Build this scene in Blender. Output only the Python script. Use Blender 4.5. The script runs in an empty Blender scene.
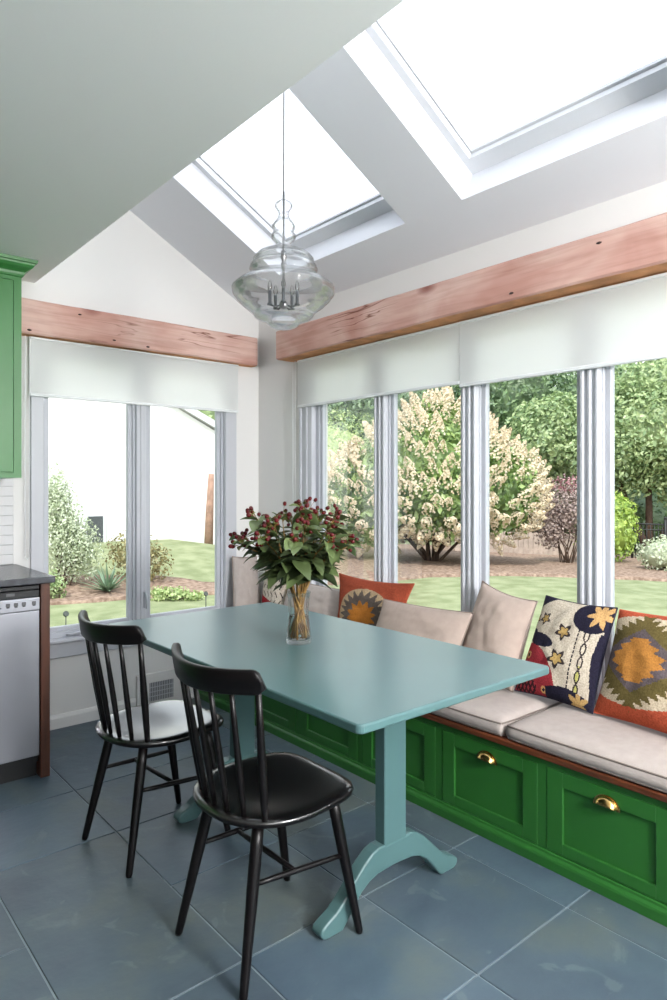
import bpy, bmesh, math, random
from mathutils import Vector, Matrix, noise

C = bpy.context.scene.collection
PI = math.pi
random.seed(7)

# ------------------------------------------------------------------ helpers
def srgb(r, g, b):
    def f(c):
        c /= 255.0
        return c / 12.92 if c <= 0.04045 else ((c + 0.055) / 1.055) ** 2.4
    return (f(r), f(g), f(b), 1.0)

def new_mat(name):
    m = bpy.data.materials.new(name); m.use_nodes = True
    nt = m.node_tree; nt.nodes.clear()
    out = nt.nodes.new('ShaderNodeOutputMaterial')
    return m, nt, out

def plain(name, col, rough=0.5, metal=0.0, spec=0.5, var=0.0, scale=8.0, bump=0.0, bscale=60.0, coat=0.0, stretch=(1, 1, 1), col2=None):
    """Principled material with optional noise variation between two tones and noise bump."""
    m, nt, out = new_mat(name)
    p = nt.nodes.new('ShaderNodeBsdfPrincipled')
    nt.links.new(p.outputs[0], out.inputs[0])
    p.inputs['Base Color'].default_value = col
    p.inputs['Roughness'].default_value = rough
    p.inputs['Metallic'].default_value = metal
    p.inputs['Specular IOR Level'].default_value = spec
    if coat: 
        p.inputs['Coat Weight'].default_value = coat; p.inputs['Coat Roughness'].default_value = 0.12
    tc = nt.nodes.new('ShaderNodeTexCoord')
    mp = nt.nodes.new('ShaderNodeMapping'); mp.inputs['Scale'].default_value = stretch
    nt.links.new(tc.outputs['Object'], mp.inputs[0])
    if var > 0 or col2:
        n = nt.nodes.new('ShaderNodeTexNoise'); n.inputs['Scale'].default_value = scale; n.inputs['Detail'].default_value = 6
        nt.links.new(mp.outputs[0], n.inputs['Vector'])
        r = nt.nodes.new('ShaderNodeValToRGB')
        r.color_ramp.elements[0].position = 0.35; r.color_ramp.elements[1].position = 0.65
        a = [c * (1 - var) for c in col[:3]] + [1]; b = [min(1, c * (1 + var)) for c in col[:3]] + [1]
        if col2: a, b = col, col2
        r.color_ramp.elements[0].color = a; r.color_ramp.elements[1].color = b
        nt.links.new(n.outputs[0], r.inputs[0]); nt.links.new(r.outputs[0], p.inputs['Base Color'])
    if bump > 0:
        n2 = nt.nodes.new('ShaderNodeTexNoise'); n2.inputs['Scale'].default_value = bscale; n2.inputs['Detail'].default_value = 4
        nt.links.new(mp.outputs[0], n2.inputs['Vector'])
        b = nt.nodes.new('ShaderNodeBump'); b.inputs['Strength'].default_value = bump; b.inputs['Distance'].default_value = 0.01
        nt.links.new(n2.outputs[0], b.inputs['Height']); nt.links.new(b.outputs[0], p.inputs['Normal'])
    return m

def glass_thin(name, tint=(1, 1, 1, 1), ior=1.45, rough=0.0, edge=None, gain=1.0, reflect_haze=0.0):
    """Thin sheet glass: clear transmission with a fresnel reflection; edge tints the grazing part of blown glass."""
    m, nt, out = new_mat(name)
    tr = nt.nodes.new('ShaderNodeBsdfTransparent'); tr.inputs[0].default_value = tint
    gl = nt.nodes.new('ShaderNodeBsdfGlossy'); gl.inputs['Roughness'].default_value = rough
    fr = nt.nodes.new('ShaderNodeFresnel'); fr.inputs[0].default_value = ior
    mu = nt.nodes.new('ShaderNodeMath'); mu.operation = 'MULTIPLY'; mu.inputs[1].default_value = gain; mu.use_clamp = True
    nt.links.new(fr.outputs[0], mu.inputs[0])
    mx = nt.nodes.new('ShaderNodeMixShader')
    nt.links.new(mu.outputs[0], mx.inputs[0]); nt.links.new(tr.outputs[0], mx.inputs[1]); nt.links.new(gl.outputs[0], mx.inputs[2])
    if edge:
        lw = nt.nodes.new('ShaderNodeLayerWeight'); lw.inputs[0].default_value = 0.35
        r = nt.nodes.new('ShaderNodeValToRGB')
        r.color_ramp.elements[0].position = 0.45; r.color_ramp.elements[0].color = tint
        r.color_ramp.elements[1].position = 1.0; r.color_ramp.elements[1].color = edge
        nt.links.new(lw.outputs['Facing'], r.inputs[0]); nt.links.new(r.outputs[0], tr.inputs[0])
    last = mx
    if reflect_haze:                                   # white haze mixed in to stand for reflections of the bright room
        d = nt.nodes.new('ShaderNodeBsdfDiffuse'); d.inputs[0].default_value = (0.9, 0.91, 0.91, 1)
        t = nt.nodes.new('ShaderNodeBsdfTranslucent'); t.inputs[0].default_value = (0.9, 0.91, 0.91, 1)
        m2 = nt.nodes.new('ShaderNodeMixShader'); nt.links.new(d.outputs[0], m2.inputs[1]); nt.links.new(t.outputs[0], m2.inputs[2])
        m3 = nt.nodes.new('ShaderNodeMixShader'); m3.inputs[0].default_value = reflect_haze
        nt.links.new(mx.outputs[0], m3.inputs[1]); nt.links.new(m2.outputs[0], m3.inputs[2]); last = m3
    nt.links.new(last.outputs[0], out.inputs[0])
    return m

def translucent(name, col, trans=0.5, rough=0.9, bump=0.0, clear=0.0):
    m, nt, out = new_mat(name)
    d = nt.nodes.new('ShaderNodeBsdfDiffuse'); d.inputs[0].default_value = col
    t = nt.nodes.new('ShaderNodeBsdfTranslucent'); t.inputs[0].default_value = col
    mx = nt.nodes.new('ShaderNodeMixShader'); mx.inputs[0].default_value = trans
    nt.links.new(d.outputs[0], mx.inputs[1]); nt.links.new(t.outputs[0], mx.inputs[2])
    last = mx
    if clear:
        tr = nt.nodes.new('ShaderNodeBsdfTransparent')
        m2 = nt.nodes.new('ShaderNodeMixShader'); m2.inputs[0].default_value = clear
        nt.links.new(mx.outputs[0], m2.inputs[1]); nt.links.new(tr.outputs[0], m2.inputs[2]); last = m2
    nt.links.new(last.outputs[0], out.inputs[0])
    return m

def leaf_mat(name, c1, c2, rough=0.5, trans=0.25, scale=3.0, gloss=0.08):
    """Leaf: per-island colour variation, some light passing through."""
    m, nt, out = new_mat(name)
    g = nt.nodes.new('ShaderNodeNewGeometry')
    r = nt.nodes.new('ShaderNodeValToRGB'); r.color_ramp.elements[0].color = c1; r.color_ramp.elements[1].color = c2
    nt.links.new(g.outputs['Random Per Island'], r.inputs[0])
    d = nt.nodes.new('ShaderNodeBsdfDiffuse'); t = nt.nodes.new('ShaderNodeBsdfTranslucent'); s = nt.nodes.new('ShaderNodeBsdfGlossy')
    s.inputs['Roughness'].default_value = rough
    nt.links.new(r.outputs[0], d.inputs[0]); nt.links.new(r.outputs[0], t.inputs[0])
    mx = nt.nodes.new('ShaderNodeMixShader'); mx.inputs[0].default_value = trans
    nt.links.new(d.outputs[0], mx.inputs[1]); nt.links.new(t.outputs[0], mx.inputs[2])
    m2 = nt.nodes.new('ShaderNodeMixShader'); m2.inputs[0].default_value = gloss
    nt.links.new(mx.outputs[0], m2.inputs[1]); nt.links.new(s.outputs[0], m2.inputs[2])
    nt.links.new(m2.outputs[0], out.inputs[0])
    return m

class MB:
    """Collects shapes and links them as ONE mesh object."""
    def __init__(self): self.bm = bmesh.new(); self.mi = 0
    def _mark(self, faces, smooth=False):
        for f in faces: f.material_index = self.mi; f.smooth = smooth
    def absorb(self, b2, smooth=False, mat=None):
        me = bpy.data.meshes.new('tmp'); 
        for f in b2.faces: f.material_index = self.mi; f.smooth = smooth
        if mat is not None: bmesh.ops.transform(b2, matrix=mat, verts=b2.verts)
        b2.to_mesh(me); b2.free(); self.bm.from_mesh(me); bpy.data.meshes.remove(me)
    def box(self, x0, x1, y0, y1, z0, z1, bev=0.0, seg=2, mat=None):
        b = bmesh.new()
        M = Matrix.Translation(((x0 + x1) / 2, (y0 + y1) / 2, (z0 + z1) / 2)) @ Matrix.Diagonal((abs(x1 - x0), abs(y1 - y0), abs(z1 - z0), 1))
        bmesh.ops.create_cube(b, size=1.0, matrix=M)
        if bev > 0: bmesh.ops.bevel(b, geom=list(b.edges), offset=bev, segments=seg, profile=0.5, affect='EDGES')
        self.absorb(b, False, mat); return self
    def poly(self, pts, vec, bev=0.0, seg=2, smooth=False):
        """planar outline extruded along vec"""
        b = bmesh.new(); vs = [b.verts.new(p) for p in pts]; f = b.faces.new(vs)
        r = bmesh.ops.extrude_face_region(b, geom=[f]); 
        bmesh.ops.translate(b, vec=Vector(vec), verts=[v for v in r['geom'] if isinstance(v, bmesh.types.BMVert)])
        bmesh.ops.recalc_face_normals(b, faces=b.faces)
        if bev > 0:
            es = [e for e in b.edges if len(e.link_faces) == 2 and e.calc_face_angle(0) > 0.6]
            bmesh.ops.bevel(b, geom=es, offset=bev, segments=seg, profile=0.5, affect='EDGES')
        self.absorb(b, smooth); return self
    def tube(self, pts, rad, n=10, caps=True, flat=1.0):
        """round bar through pts; rad is one radius or one per point"""
        pts = [Vector(p) for p in pts]
        if not hasattr(rad, '__len__'): rad = [rad] * len(pts)
        b = bmesh.new(); rings = []
        ref = None
        for i, p in enumerate(pts):
            t = (pts[min(i + 1, len(pts) - 1)] - pts[max(i - 1, 0)]).normalized()
            if ref is None:
                ref = Vector((0, 0, 1)) if abs(t.z) < 0.9 else Vector((1, 0, 0))
            u = t.cross(ref).normalized(); w = u.cross(t).normalized(); ref = w
            rings.append([b.verts.new(p + (u * math.cos(2 * PI * k / n) + w * math.sin(2 * PI * k / n) * flat) * rad[i]) for k in range(n)])
        for a, c in zip(rings, rings[1:]):
            for k in range(n): b.faces.new((a[k], a[(k + 1) % n], c[(k + 1) % n], c[k]))
        if caps: b.faces.new(rings[0][::-1]); b.faces.new(rings[-1])
        bmesh.ops.recalc_face_normals(b, faces=b.faces)
        self.absorb(b, True); return self
    def lathe(self, prof, center=(0, 0, 0), n=32, closed=False):
        b = bmesh.new(); rings = []
        for r, z in prof:
            rings.append([b.verts.new((center[0] + max(r, 1e-4) * math.cos(2 * PI * k / n), center[1] + max(r, 1e-4) * math.sin(2 * PI * k / n), center[2] + z)) for k in range(n)])
        pr = list(zip(rings, rings[1:]))
        if closed: pr.append((rings[-1], rings[0]))
        for a, c in pr:
            for k in range(n): b.faces.new((a[k], a[(k + 1) % n], c[(k + 1) % n], c[k]))
        bmesh.ops.remove_doubles(b, verts=b.verts, dist=3e-4)
        bmesh.ops.recalc_face_normals(b, faces=b.faces)
        self.absorb(b, True); return self
    def ball(self, c, r, sub=2, scale=(1, 1, 1)):
        b = bmesh.new(); bmesh.ops.create_icosphere(b, subdivisions=sub, radius=r, matrix=Matrix.Translation(c) @ Matrix.Diagonal((*scale, 1)))
        self.absorb(b, True); return self
    def raw(self, verts, faces, smooth=False):
        vs = [self.bm.verts.new(v) for v in verts]
        for f in faces:
            fc = self.bm.faces.new([vs[i] for i in f]); fc.material_index = self.mi; fc.smooth = smooth
        return self
    def build(self, name, mats, parent=None):
        me = bpy.data.meshes.new(name); self.bm.to_mesh(me); self.bm.free()
        if not isinstance(mats, (list, tuple)): mats = [mats]
        for m in mats: me.materials.append(m)
        o = bpy.data.objects.new(name, me); C.objects.link(o)
        if parent is not None:
            o.parent = parent
            T = Vector((0, 0, 0)); p = parent
            while p is not None: T += p.location; p = p.parent
            me.transform(Matrix.Translation(-T))
        return o

def tag(o, label=None, cat=None, group=None, kind=None):
    if label: o['label'] = label
    if cat: o['category'] = cat
    if group: o['group'] = group
    if kind: o['kind'] = kind
    return o

def thing(name, loc, label, cat, group=None):
    o = bpy.data.objects.new(name, None); C.objects.link(o); o.location = loc; o.empty_display_size = 0.1
    return tag(o, label, cat, group, 'thing')

def struct(o): o['kind'] = 'structure'; return o

def children(o): return [c for c in bpy.data.objects if c.parent == o]
def copy_tree(o, parent=None):
    c = o.copy(); C.objects.link(c); c.parent = parent
    for ch in children(o): copy_tree(ch, c)
    return c

# ------------------------------------------------------------------ materials
M = {}
M['wall'] = plain('wall_paint', srgb(218, 217, 215), 0.75, bump=0.03, bscale=180)
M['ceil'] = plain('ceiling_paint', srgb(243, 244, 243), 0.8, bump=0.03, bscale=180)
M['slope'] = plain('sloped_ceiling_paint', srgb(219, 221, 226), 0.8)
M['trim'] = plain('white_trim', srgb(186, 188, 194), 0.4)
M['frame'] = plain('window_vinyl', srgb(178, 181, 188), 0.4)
M['skyframe'] = plain('skylight_frame', srgb(204, 205, 208), 0.5)
M['glass'] = glass_thin('window_glass', (0.97, 0.985, 0.975, 1), gain=0.2)
M['shade'] = translucent('roller_shade_fabric', srgb(244, 245, 244), 0.55)
M['shadebar'] = plain('shade_hem', srgb(222, 225, 226), 0.6)
M['diffuser'] = translucent('skylight_blind', srgb(250, 251, 253), 0.85)
M['table'] = plain('teal_paint', srgb(76, 106, 107), 0.29, var=0.03, scale=3, coat=0.0)
M['black'] = plain('black_lacquer', srgb(10, 7, 8), 0.36, spec=0.3)
M['seat'] = plain('black_seat_lacquer', srgb(10, 7, 8), 0.3, spec=0.3, coat=1.0)
M['seat'].node_tree.nodes['Principled BSDF'].inputs['Coat IOR'].default_value = 1.7
M['seat'].node_tree.nodes['Principled BSDF'].inputs['Coat Roughness'].default_value = 0.2
M['green'] = plain('green_cabinet_paint', srgb(40, 99, 38), 0.38, var=0.03, scale=3)
M['green2'] = plain('wall_cabinet_green', srgb(52, 116, 56), 0.4, var=0.03, scale=3)
M['brass'] = plain('brass', srgb(214, 176, 110), 0.22, metal=1.0)
M['steel'] = plain('stainless_steel', srgb(168, 169, 176), 0.32, metal=0.85, var=0.05, scale=3, stretch=(1, 1, 0.2))
M['darkplastic'] = plain('black_plastic', srgb(22, 23, 25), 0.35)
M['counter'] = plain('dark_stone', srgb(70, 71, 76), 0.25, var=0.2, scale=25)
M['walnut'] = plain('brown_wood', srgb(72, 38, 22), 0.45, var=0.3, scale=6, stretch=(8, 8, 0.8))
M['walnut_y'] = plain('brown_wood_top', srgb(96, 50, 28), 0.4, var=0.35, scale=6, stretch=(8, 0.8, 8))
M['linen'] = plain('beige_linen', srgb(172, 162, 156), 0.95, spec=0.1, var=0.04, scale=30, bump=0.35, bscale=400)
M['linen2'] = plain('taupe_linen', srgb(174, 157, 147), 0.95, spec=0.1, var=0.04, scale=30, bump=0.35, bscale=400)
M['linen_seam'] = plain('pillow_seam', srgb(142, 128, 120), 0.95, spec=0.1)
M['piping'] = plain('cushion_piping', srgb(120, 110, 104), 0.9, spec=0.1)
M['chrome'] = plain('brushed_nickel', srgb(150, 150, 152), 0.3, metal=0.9)
M['cordm'] = plain('grey_cord', srgb(120, 120, 122), 0.6)
M['candle'] = plain('white_candle_sleeve', srgb(92, 94, 96), 0.35, metal=0.6)
M['bulb'] = glass_thin('bulb_glass', (0.96, 0.96, 0.95, 1), gain=1.0)
M['blown'] = glass_thin('blown_glass', (0.992, 0.994, 0.994, 1), ior=1.28, edge=(0.84, 0.86, 0.86, 1), gain=0.65, rough=0.08, reflect_haze=0.025)
M['vase'] = glass_thin('vase_glass', (0.985, 0.99, 0.988, 1), ior=1.35, edge=(0.88, 0.91, 0.90, 1), gain=0.45, rough=0.05, reflect_haze=0.01)
M['water'] = glass_thin('vase_water', (0.97, 0.98, 0.97, 1), ior=1.2)
M['berry'] = plain('red_berry', srgb(84, 10, 16), 0.42, var=0.25, scale=40, spec=0.3)
M['calyx'] = plain('berry_calyx', srgb(96, 120, 50), 0.6)
M['stem'] = plain('flower_stem', srgb(92, 62, 30), 0.6, col2=srgb(150, 116, 58), scale=30)
M['leaf'] = leaf_mat('bouquet_leaf', srgb(30, 44, 24), srgb(108, 126, 76), 0.4, 0.2, gloss=0.10)
M['tile'] = plain('white_tile', srgb(206, 206, 207), 0.2)
M['grout_w'] = plain('wall_grout', srgb(168, 168, 168), 0.8)
M['grille'] = plain('grille_dark', srgb(96, 96, 98), 0.6)

def wood_beam_mat(name, axis):
    m, nt, out = new_mat(name)
    p = nt.nodes.new('ShaderNodeBsdfPrincipled'); nt.links.new(p.outputs[0], out.inputs[0]); p.inputs['Roughness'].default_value = 0.8
    p.inputs['Specular IOR Level'].default_value = 0.2
    tc = nt.nodes.new('ShaderNodeTexCoord')
    def noi(sc, s, det=6, dist=0.0):
        mp = nt.nodes.new('ShaderNodeMapping'); v = [sc[1]] * 3; v[axis] = sc[0]; mp.inputs['Scale'].default_value = v
        n = nt.nodes.new('ShaderNodeTexNoise'); n.inputs['Scale'].default_value = s; n.inputs['Detail'].default_value = det; n.inputs['Distortion'].default_value = dist
        nt.links.new(tc.outputs['Object'], mp.inputs[0]); nt.links.new(mp.outputs[0], n.inputs['Vector']); return n
    def ramp(n, stops):
        r = nt.nodes.new('ShaderNodeValToRGB'); el = r.color_ramp.elements
        el[0].position, el[0].color = stops[0]; el[1].position, el[1].color = stops[-1]
        for ps, c in stops[1:-1]: e = el.new(ps); e.color = c
        nt.links.new(n.outputs[0], r.inputs[0]); return r
    big = ramp(noi((1.6, 3.0), 1.6, 3, 0.6), [(0.3, srgb(182, 136, 124)), (0.5, srgb(198, 160, 148)), (0.72, srgb(210, 180, 170))])
    grain = ramp(noi((0.5, 9.0), 5.0, 8, 0.8), [(0.3, (0.84, 0.80, 0.78, 1)), (0.6, (1, 1, 1, 1))])
    crack = ramp(noi((0.35, 4.0), 4.2, 2, 0.5), [(0.485, (1, 1, 1, 1)), (0.5, (0.32, 0.2, 0.16, 1)), (0.512, (1, 1, 1, 1))])
    mask = ramp(noi((0.8, 0.8), 2.2, 2), [(0.50, (0, 0, 0, 1)), (0.6, (1, 1, 1, 1))])
    def mul(a, b, fac=None):
        x = nt.nodes.new('ShaderNodeMix'); x.data_type = 'RGBA'; x.blend_type = 'MULTIPLY'; x.inputs[0].default_value = 1.0
        nt.links.new(a.outputs[0] if a.bl_idname != 'ShaderNodeMix' else a.outputs[2], x.inputs[6]); nt.links.new(b.outputs[0], x.inputs[7])
        if fac: nt.links.new(fac.outputs[0], x.inputs[0])
        return x
    c = mul(mul(big, grain), crack, mask)
    # scattered dark knots
    mp = nt.nodes.new('ShaderNodeMapping'); v = [5.0] * 3; v[axis] = 2.6; mp.inputs['Scale'].default_value = v
    vo = nt.nodes.new('ShaderNodeTexVoronoi'); vo.inputs['Scale'].default_value = 1.0
    nt.links.new(tc.outputs['Object'], mp.inputs[0]); nt.links.new(mp.outputs[0], vo.inputs['Vector'])
    kr = nt.nodes.new('ShaderNodeValToRGB'); kr.color_ramp.elements[0].position = 0.05; kr.color_ramp.elements[0].color = srgb(150, 82, 70)
    kr.color_ramp.elements[1].position = 0.2; kr.color_ramp.elements[1].color = (1, 1, 1, 1)
    nt.links.new(vo.outputs['Distance'], kr.inputs[0])
    c = mul(c, kr)
    nt.links.new(c.outputs[2], p.inputs['Base Color'])
    b = nt.nodes.new('ShaderNodeBump'); b.inputs['Strength'].default_value = 0.4; b.inputs['Distance'].default_value = 0.01
    nt.links.new(grain.outputs[0], b.inputs['Height']); nt.links.new(b.outputs[0], p.inputs['Normal'])
    return m
M['beam_x'] = wood_beam_mat('reclaimed_wood_x', 0)
M['beam_y'] = wood_beam_mat('reclaimed_wood_y', 1)
M['beamcut'] = plain('sawn_underside', srgb(196, 138, 92), 0.8, var=0.2, scale=12)
M['knothole'] = plain('nail_hole', srgb(52, 34, 30), 0.9)

def attr_mat(name, rough=0.95, bump=0.4, bscale=300, spec=0.1):
    """cloth or stone that takes its woven or per-tile colour from the mesh"""
    m, nt, out = new_mat(name)
    p = nt.nodes.new('ShaderNodeBsdfPrincipled'); nt.links.new(p.outputs[0], out.inputs[0])
    p.inputs['Roughness'].default_value = rough; p.inputs['Specular IOR Level'].default_value = spec
    a = nt.nodes.new('ShaderNodeAttribute'); a.attribute_name = 'Col'
    tc = nt.nodes.new('ShaderNodeTexCoord')
    n = nt.nodes.new('ShaderNodeTexNoise'); n.inputs['Scale'].default_value = bscale; n.inputs['Detail'].default_value = 3
    nt.links.new(tc.outputs['Object'], n.inputs['Vector'])
    r = nt.nodes.new('ShaderNodeValToRGB'); r.color_ramp.elements[0].color = (0.55, 0.55, 0.55, 1); r.color_ramp.elements[0].position = 0.3
    r.color_ramp.elements[1].position = 0.65
    nt.links.new(n.outputs[0], r.inputs[0])
    x = nt.nodes.new('ShaderNodeMix'); x.data_type = 'RGBA'; x.blend_type = 'MULTIPLY'; x.inputs[0].default_value = 0.9
    nt.links.new(a.outputs['Color'], x.inputs[6]); nt.links.new(r.outputs[0], x.inputs[7]); nt.links.new(x.outputs[2], p.inputs['Base Color'])
    b = nt.nodes.new('ShaderNodeBump'); b.inputs['Strength'].default_value = bump; b.inputs['Distance'].default_value = 0.004
    nt.links.new(n.outputs[0], b.inputs['Height']); nt.links.new(b.outputs[0], p.inputs['Normal'])
    return m
M['kilim'] = attr_mat('woven_kilim', bscale=170)

def slate_mat():
    m, nt, out = new_mat('slate_tile')
    p = nt.nodes.new('ShaderNodeBsdfPrincipled'); nt.links.new(p.outputs[0], out.inputs[0])
    p.inputs['Specular IOR Level'].default_value = 0.4
    a = nt.nodes.new('ShaderNodeAttribute'); a.attribute_name = 'Col'
    tc = nt.nodes.new('ShaderNodeTexCoord')
    n = nt.nodes.new('ShaderNodeTexNoise'); n.inputs['Scale'].default_value = 2.6; n.inputs['Detail'].default_value = 8; n.inputs['Roughness'].default_value = 0.55
    nt.links.new(tc.outputs['Object'], n.inputs['Vector'])
    r = nt.nodes.new('ShaderNodeValToRGB'); el = r.color_ramp.elements
    el[0].position = 0.32; el[0].color = srgb(68, 81, 92); el[1].position = 0.68; el[1].color = srgb(90, 100, 98)
    e = el.new(0.5); e.color = srgb(76, 91, 100)
    nt.links.new(n.outputs[0], r.inputs[0])
    x = nt.nodes.new('ShaderNodeMix'); x.data_type = 'RGBA'; x.blend_type = 'MULTIPLY'; x.inputs[0].default_value = 1.0
    nt.links.new(r.outputs[0], x.inputs[6]); nt.links.new(a.outputs['Color'], x.inputs[7])
    # pale cleft flakes
    n2 = nt.nodes.new('ShaderNodeTexNoise'); n2.inputs['Scale'].default_value = 7; n2.inputs['Detail'].default_value = 5; n2.inputs['Distortion'].default_value = 1.2
    nt.links.new(tc.outputs['Object'], n2.inputs['Vector'])
    r2 = nt.nodes.new('ShaderNodeValToRGB'); r2.color_ramp.elements[0].position = 0.62; r2.color_ramp.elements[0].color = (0, 0, 0, 1)
    r2.color_ramp.elements[1].position = 0.68; r2.color_ramp.elements[1].color = (0.3, 0.3, 0.3, 1)
    nt.links.new(n2.outputs[0], r2.inputs[0])
    y = nt.nodes.new('ShaderNodeMix'); y.data_type = 'RGBA'; nt.links.new(r2.outputs[0], y.inputs[0])
    nt.links.new(x.outputs[2], y.inputs[6]); y.inputs[7].default_value = srgb(112, 124, 124)
    nt.links.new(y.outputs[2], p.inputs['Base Color'])
    rr = nt.nodes.new('ShaderNodeMapRange'); rr.inputs[3].default_value = 0.34; rr.inputs[4].default_value = 0.52
    nt.links.new(n.outputs[0], rr.inputs[0]); nt.links.new(rr.outputs[0], p.inputs['Roughness'])
    n3 = nt.nodes.new('ShaderNodeTexNoise'); n3.inputs['Scale'].default_value = 9; n3.inputs['Detail'].default_value = 7
    nt.links.new(tc.outputs['Object'], n3.inputs['Vector'])
    b = nt.nodes.new('ShaderNodeBump'); b.inputs['Strength'].default_value = 0.25; b.inputs['Distance'].default_value = 0.02
    nt.links.new(n3.outputs[0], b.inputs['Height']); nt.links.new(b.outputs[0], p.inputs['Normal'])
    return m
M['slate'] = slate_mat()
M['grout'] = plain('floor_grout', srgb(124, 136, 142), 0.85)

# ------------------------------------------------------------------ room measures (metres)
XR, YB = 2.53, 3.777          # right wall face, back wall face
XL, YF = -1.9, -2.7           # left wall face, wall behind the viewpoint
ZFLAT = 2.414; XFLAT = 1.092  # flat ceiling height and its edge
Z0, K = 2.45, 0.5485          # sloped ceiling: z = Z0 + K*(XR - x)
UC, US = 0.8768, 0.4809       # cos, sin of the slope

# ------------------------------------------------------------------ floor: slate tiles with sunken grout
def build_floor():
    mb = MB()
    mb.mi = 1
    mb.box(XL - 0.2, XR + 0.2, YF - 0.2, YB + 0.2, -0.12, -0.0035)
    mb.mi = 0
    px, py = 0.4495, 0.4545
    ox, oy = 1.018, 1.131
    i0, i1 = math.floor((XL - ox) / px) - 1, math.ceil((XR - ox) / px)
    j0, j1 = math.floor((YF - oy) / py) - 1, math.ceil((YB - oy) / py)
    rnd = random.Random(3); used = set(); tiles = []
    fixed = [(-1, 1, 1, 2), (0, 0, 1, 1), (0, 1, 1, 1), (1, 0, 1, 1), (1, 1, 1, 1), (0, 2, 1, 1), (1, 2, 1, 1), (0, -1, 1, 1), (1, -1, 1, 1), (2, 0, 1, 1), (2, 1, 1, 1), (2, -1, 1, 1), (-1, 3, 1, 1), (-1, 0, 2, 1) if False else (-1, 0, 1, 1), (-2, 0, 1, 2)]
    def put(i, j, w, h):
        for a in range(w):
            for b in range(h): used.add((i + a, j + b))
        tiles.append((i, j, w, h))
    for t in fixed: put(*t)
    for j in range(j0, j1 + 1):
        for i in range(i0, i1 + 1):
            if (i, j) in used: continue
            w, h = rnd.choice([(1, 1), (1, 2), (2, 1), (1, 1), (2, 2)])
            while any((i + a, j + b) in used for a in range(w) for b in range(h)): w, h = (1, 1)
            put(i, j, w, h)
    g = 0.0028
    cols = []
    for i, j, w, h in tiles:
        x0, x1 = ox + i * px + g, ox + (i + w) * px - g
        y0, y1 = oy + j * py + g, oy + (j + h) * py - g
        x0, x1, y0, y1 = max(x0, XL), min(x1, XR + 0.1), max(y0, YF), min(y1, YB + 0.1)
        if x1 - x0 < 0.02 or y1 - y0 < 0.02: continue
        n0 = len(mb.bm.faces)
        mb.box(x0, x1, y0, y1, -0.02, 0.0, bev=0.0015, seg=1)
        v = rnd.uniform(0.86, 1.08); t = rnd.uniform(-0.05, 0.05)
        cols.append((n0, len(mb.bm.faces), (v * (1 - t), v, v * (1 + t), 1)))
    nf = len(mb.bm.faces)
    o = mb.build('floor', [M['slate'], M['grout']])
    ca = o.data.color_attributes.new('Col', 'FLOAT_COLOR', 'CORNER')
    for d in ca.data: d.color = (1, 1, 1, 1)
    for a, b, c in cols:
        for k in range(a, b):
            for li in o.data.polygons[k].loop_indices: ca.data[li].color = c
    return struct(o)
build_floor()

# ------------------------------------------------------------------ walls and ceilings
T = 0.16
WIN_B = (1.08, 2.31, 0.49, 2.10)     # back window opening x0 x1 z0 z1
WIN_R = (-2.3, 3.24, 0.49, 2.10)     # right window band y0 y1 z0 z1
mb = MB()
x0, x1, z0, z1 = WIN_B
mb.box(XL - T, x0, YB, YB + T, -0.1, 3.7); mb.box(x1, XR + T, YB, YB + T, -0.1, 3.7)
mb.box(x0, x1, YB, YB + T, -0.1, z0); mb.box(x0, x1, YB, YB + T, z1, 3.7)
struct(mb.build('wall_back', M['wall']))
mb = MB()
y0, y1, z0, z1 = WIN_R
mb.box(XR, XR + T, y1, YB, -0.1, 2.52); mb.box(XR, XR + T, YF, y0, -0.1, 2.52)
mb.box(XR, XR + T, y0, y1, -0.1, z0); mb.box(XR, XR + T, y0, y1, z1, 2.52)
struct(mb.build('wall_right', M['wall']))
struct(MB().box(XL - T, XL, YF - T, YB, -0.1, 2.6).build('wall_left', plain('dark_bounce_cut', srgb(64, 60, 58), 0.6)))  # unseen wall, coloured dark to cut bounce light on left-facing sides
mb = MB()                              # wall behind the viewpoint, with a wide glazed opening
DX0, DX1, DZ = -1.3, 2.0, 2.15
mb.box(XL, DX0, YF - T, YF, -0.1, 3.7); mb.box(DX1, XR + T, YF - T, YF, -0.1, 3.7); mb.box(DX0, DX1, YF - T, YF, DZ, 3.7)
struct(mb.build('wall_front', M['wall']))
struct(MB().box(XL - T, XFLAT, YF, YB, ZFLAT, ZFLAT + 0.12).build('ceiling', M['ceil']))
struct(MB().box(XFLAT - 0.1, XFLAT, YF, YB, ZFLAT + 0.12, 3.45).build('wall_riser', M['ceil']))

def sl(a, y, o): return Vector((XR - UC * a + US * o, y, Z0 + US * a + UC * o))
def slbox(mb, a0, a1, y0, y1, o0, o1):
    vs = [sl(a, y, o) for o in (o0, o1) for y in (y0, y1) for a in (a0, a1)]
    mb.raw(vs, [(0, 1, 3, 2), (4, 6, 7, 5), (0, 4, 5, 1), (2, 3, 7, 6), (0, 2, 6, 4), (1, 5, 7, 3)])
SKY = [(2.205, 3.225), (0.845, 1.865)]; SA0, SA1 = 0.2515, 1.42; SH = 0.15
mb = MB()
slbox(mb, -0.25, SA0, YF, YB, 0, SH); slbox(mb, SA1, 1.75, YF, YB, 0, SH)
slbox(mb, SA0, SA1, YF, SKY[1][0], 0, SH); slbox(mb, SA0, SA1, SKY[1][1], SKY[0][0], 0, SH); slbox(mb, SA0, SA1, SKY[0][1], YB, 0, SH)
o = struct(mb.build('ceiling_slope', M['slope']))
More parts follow.
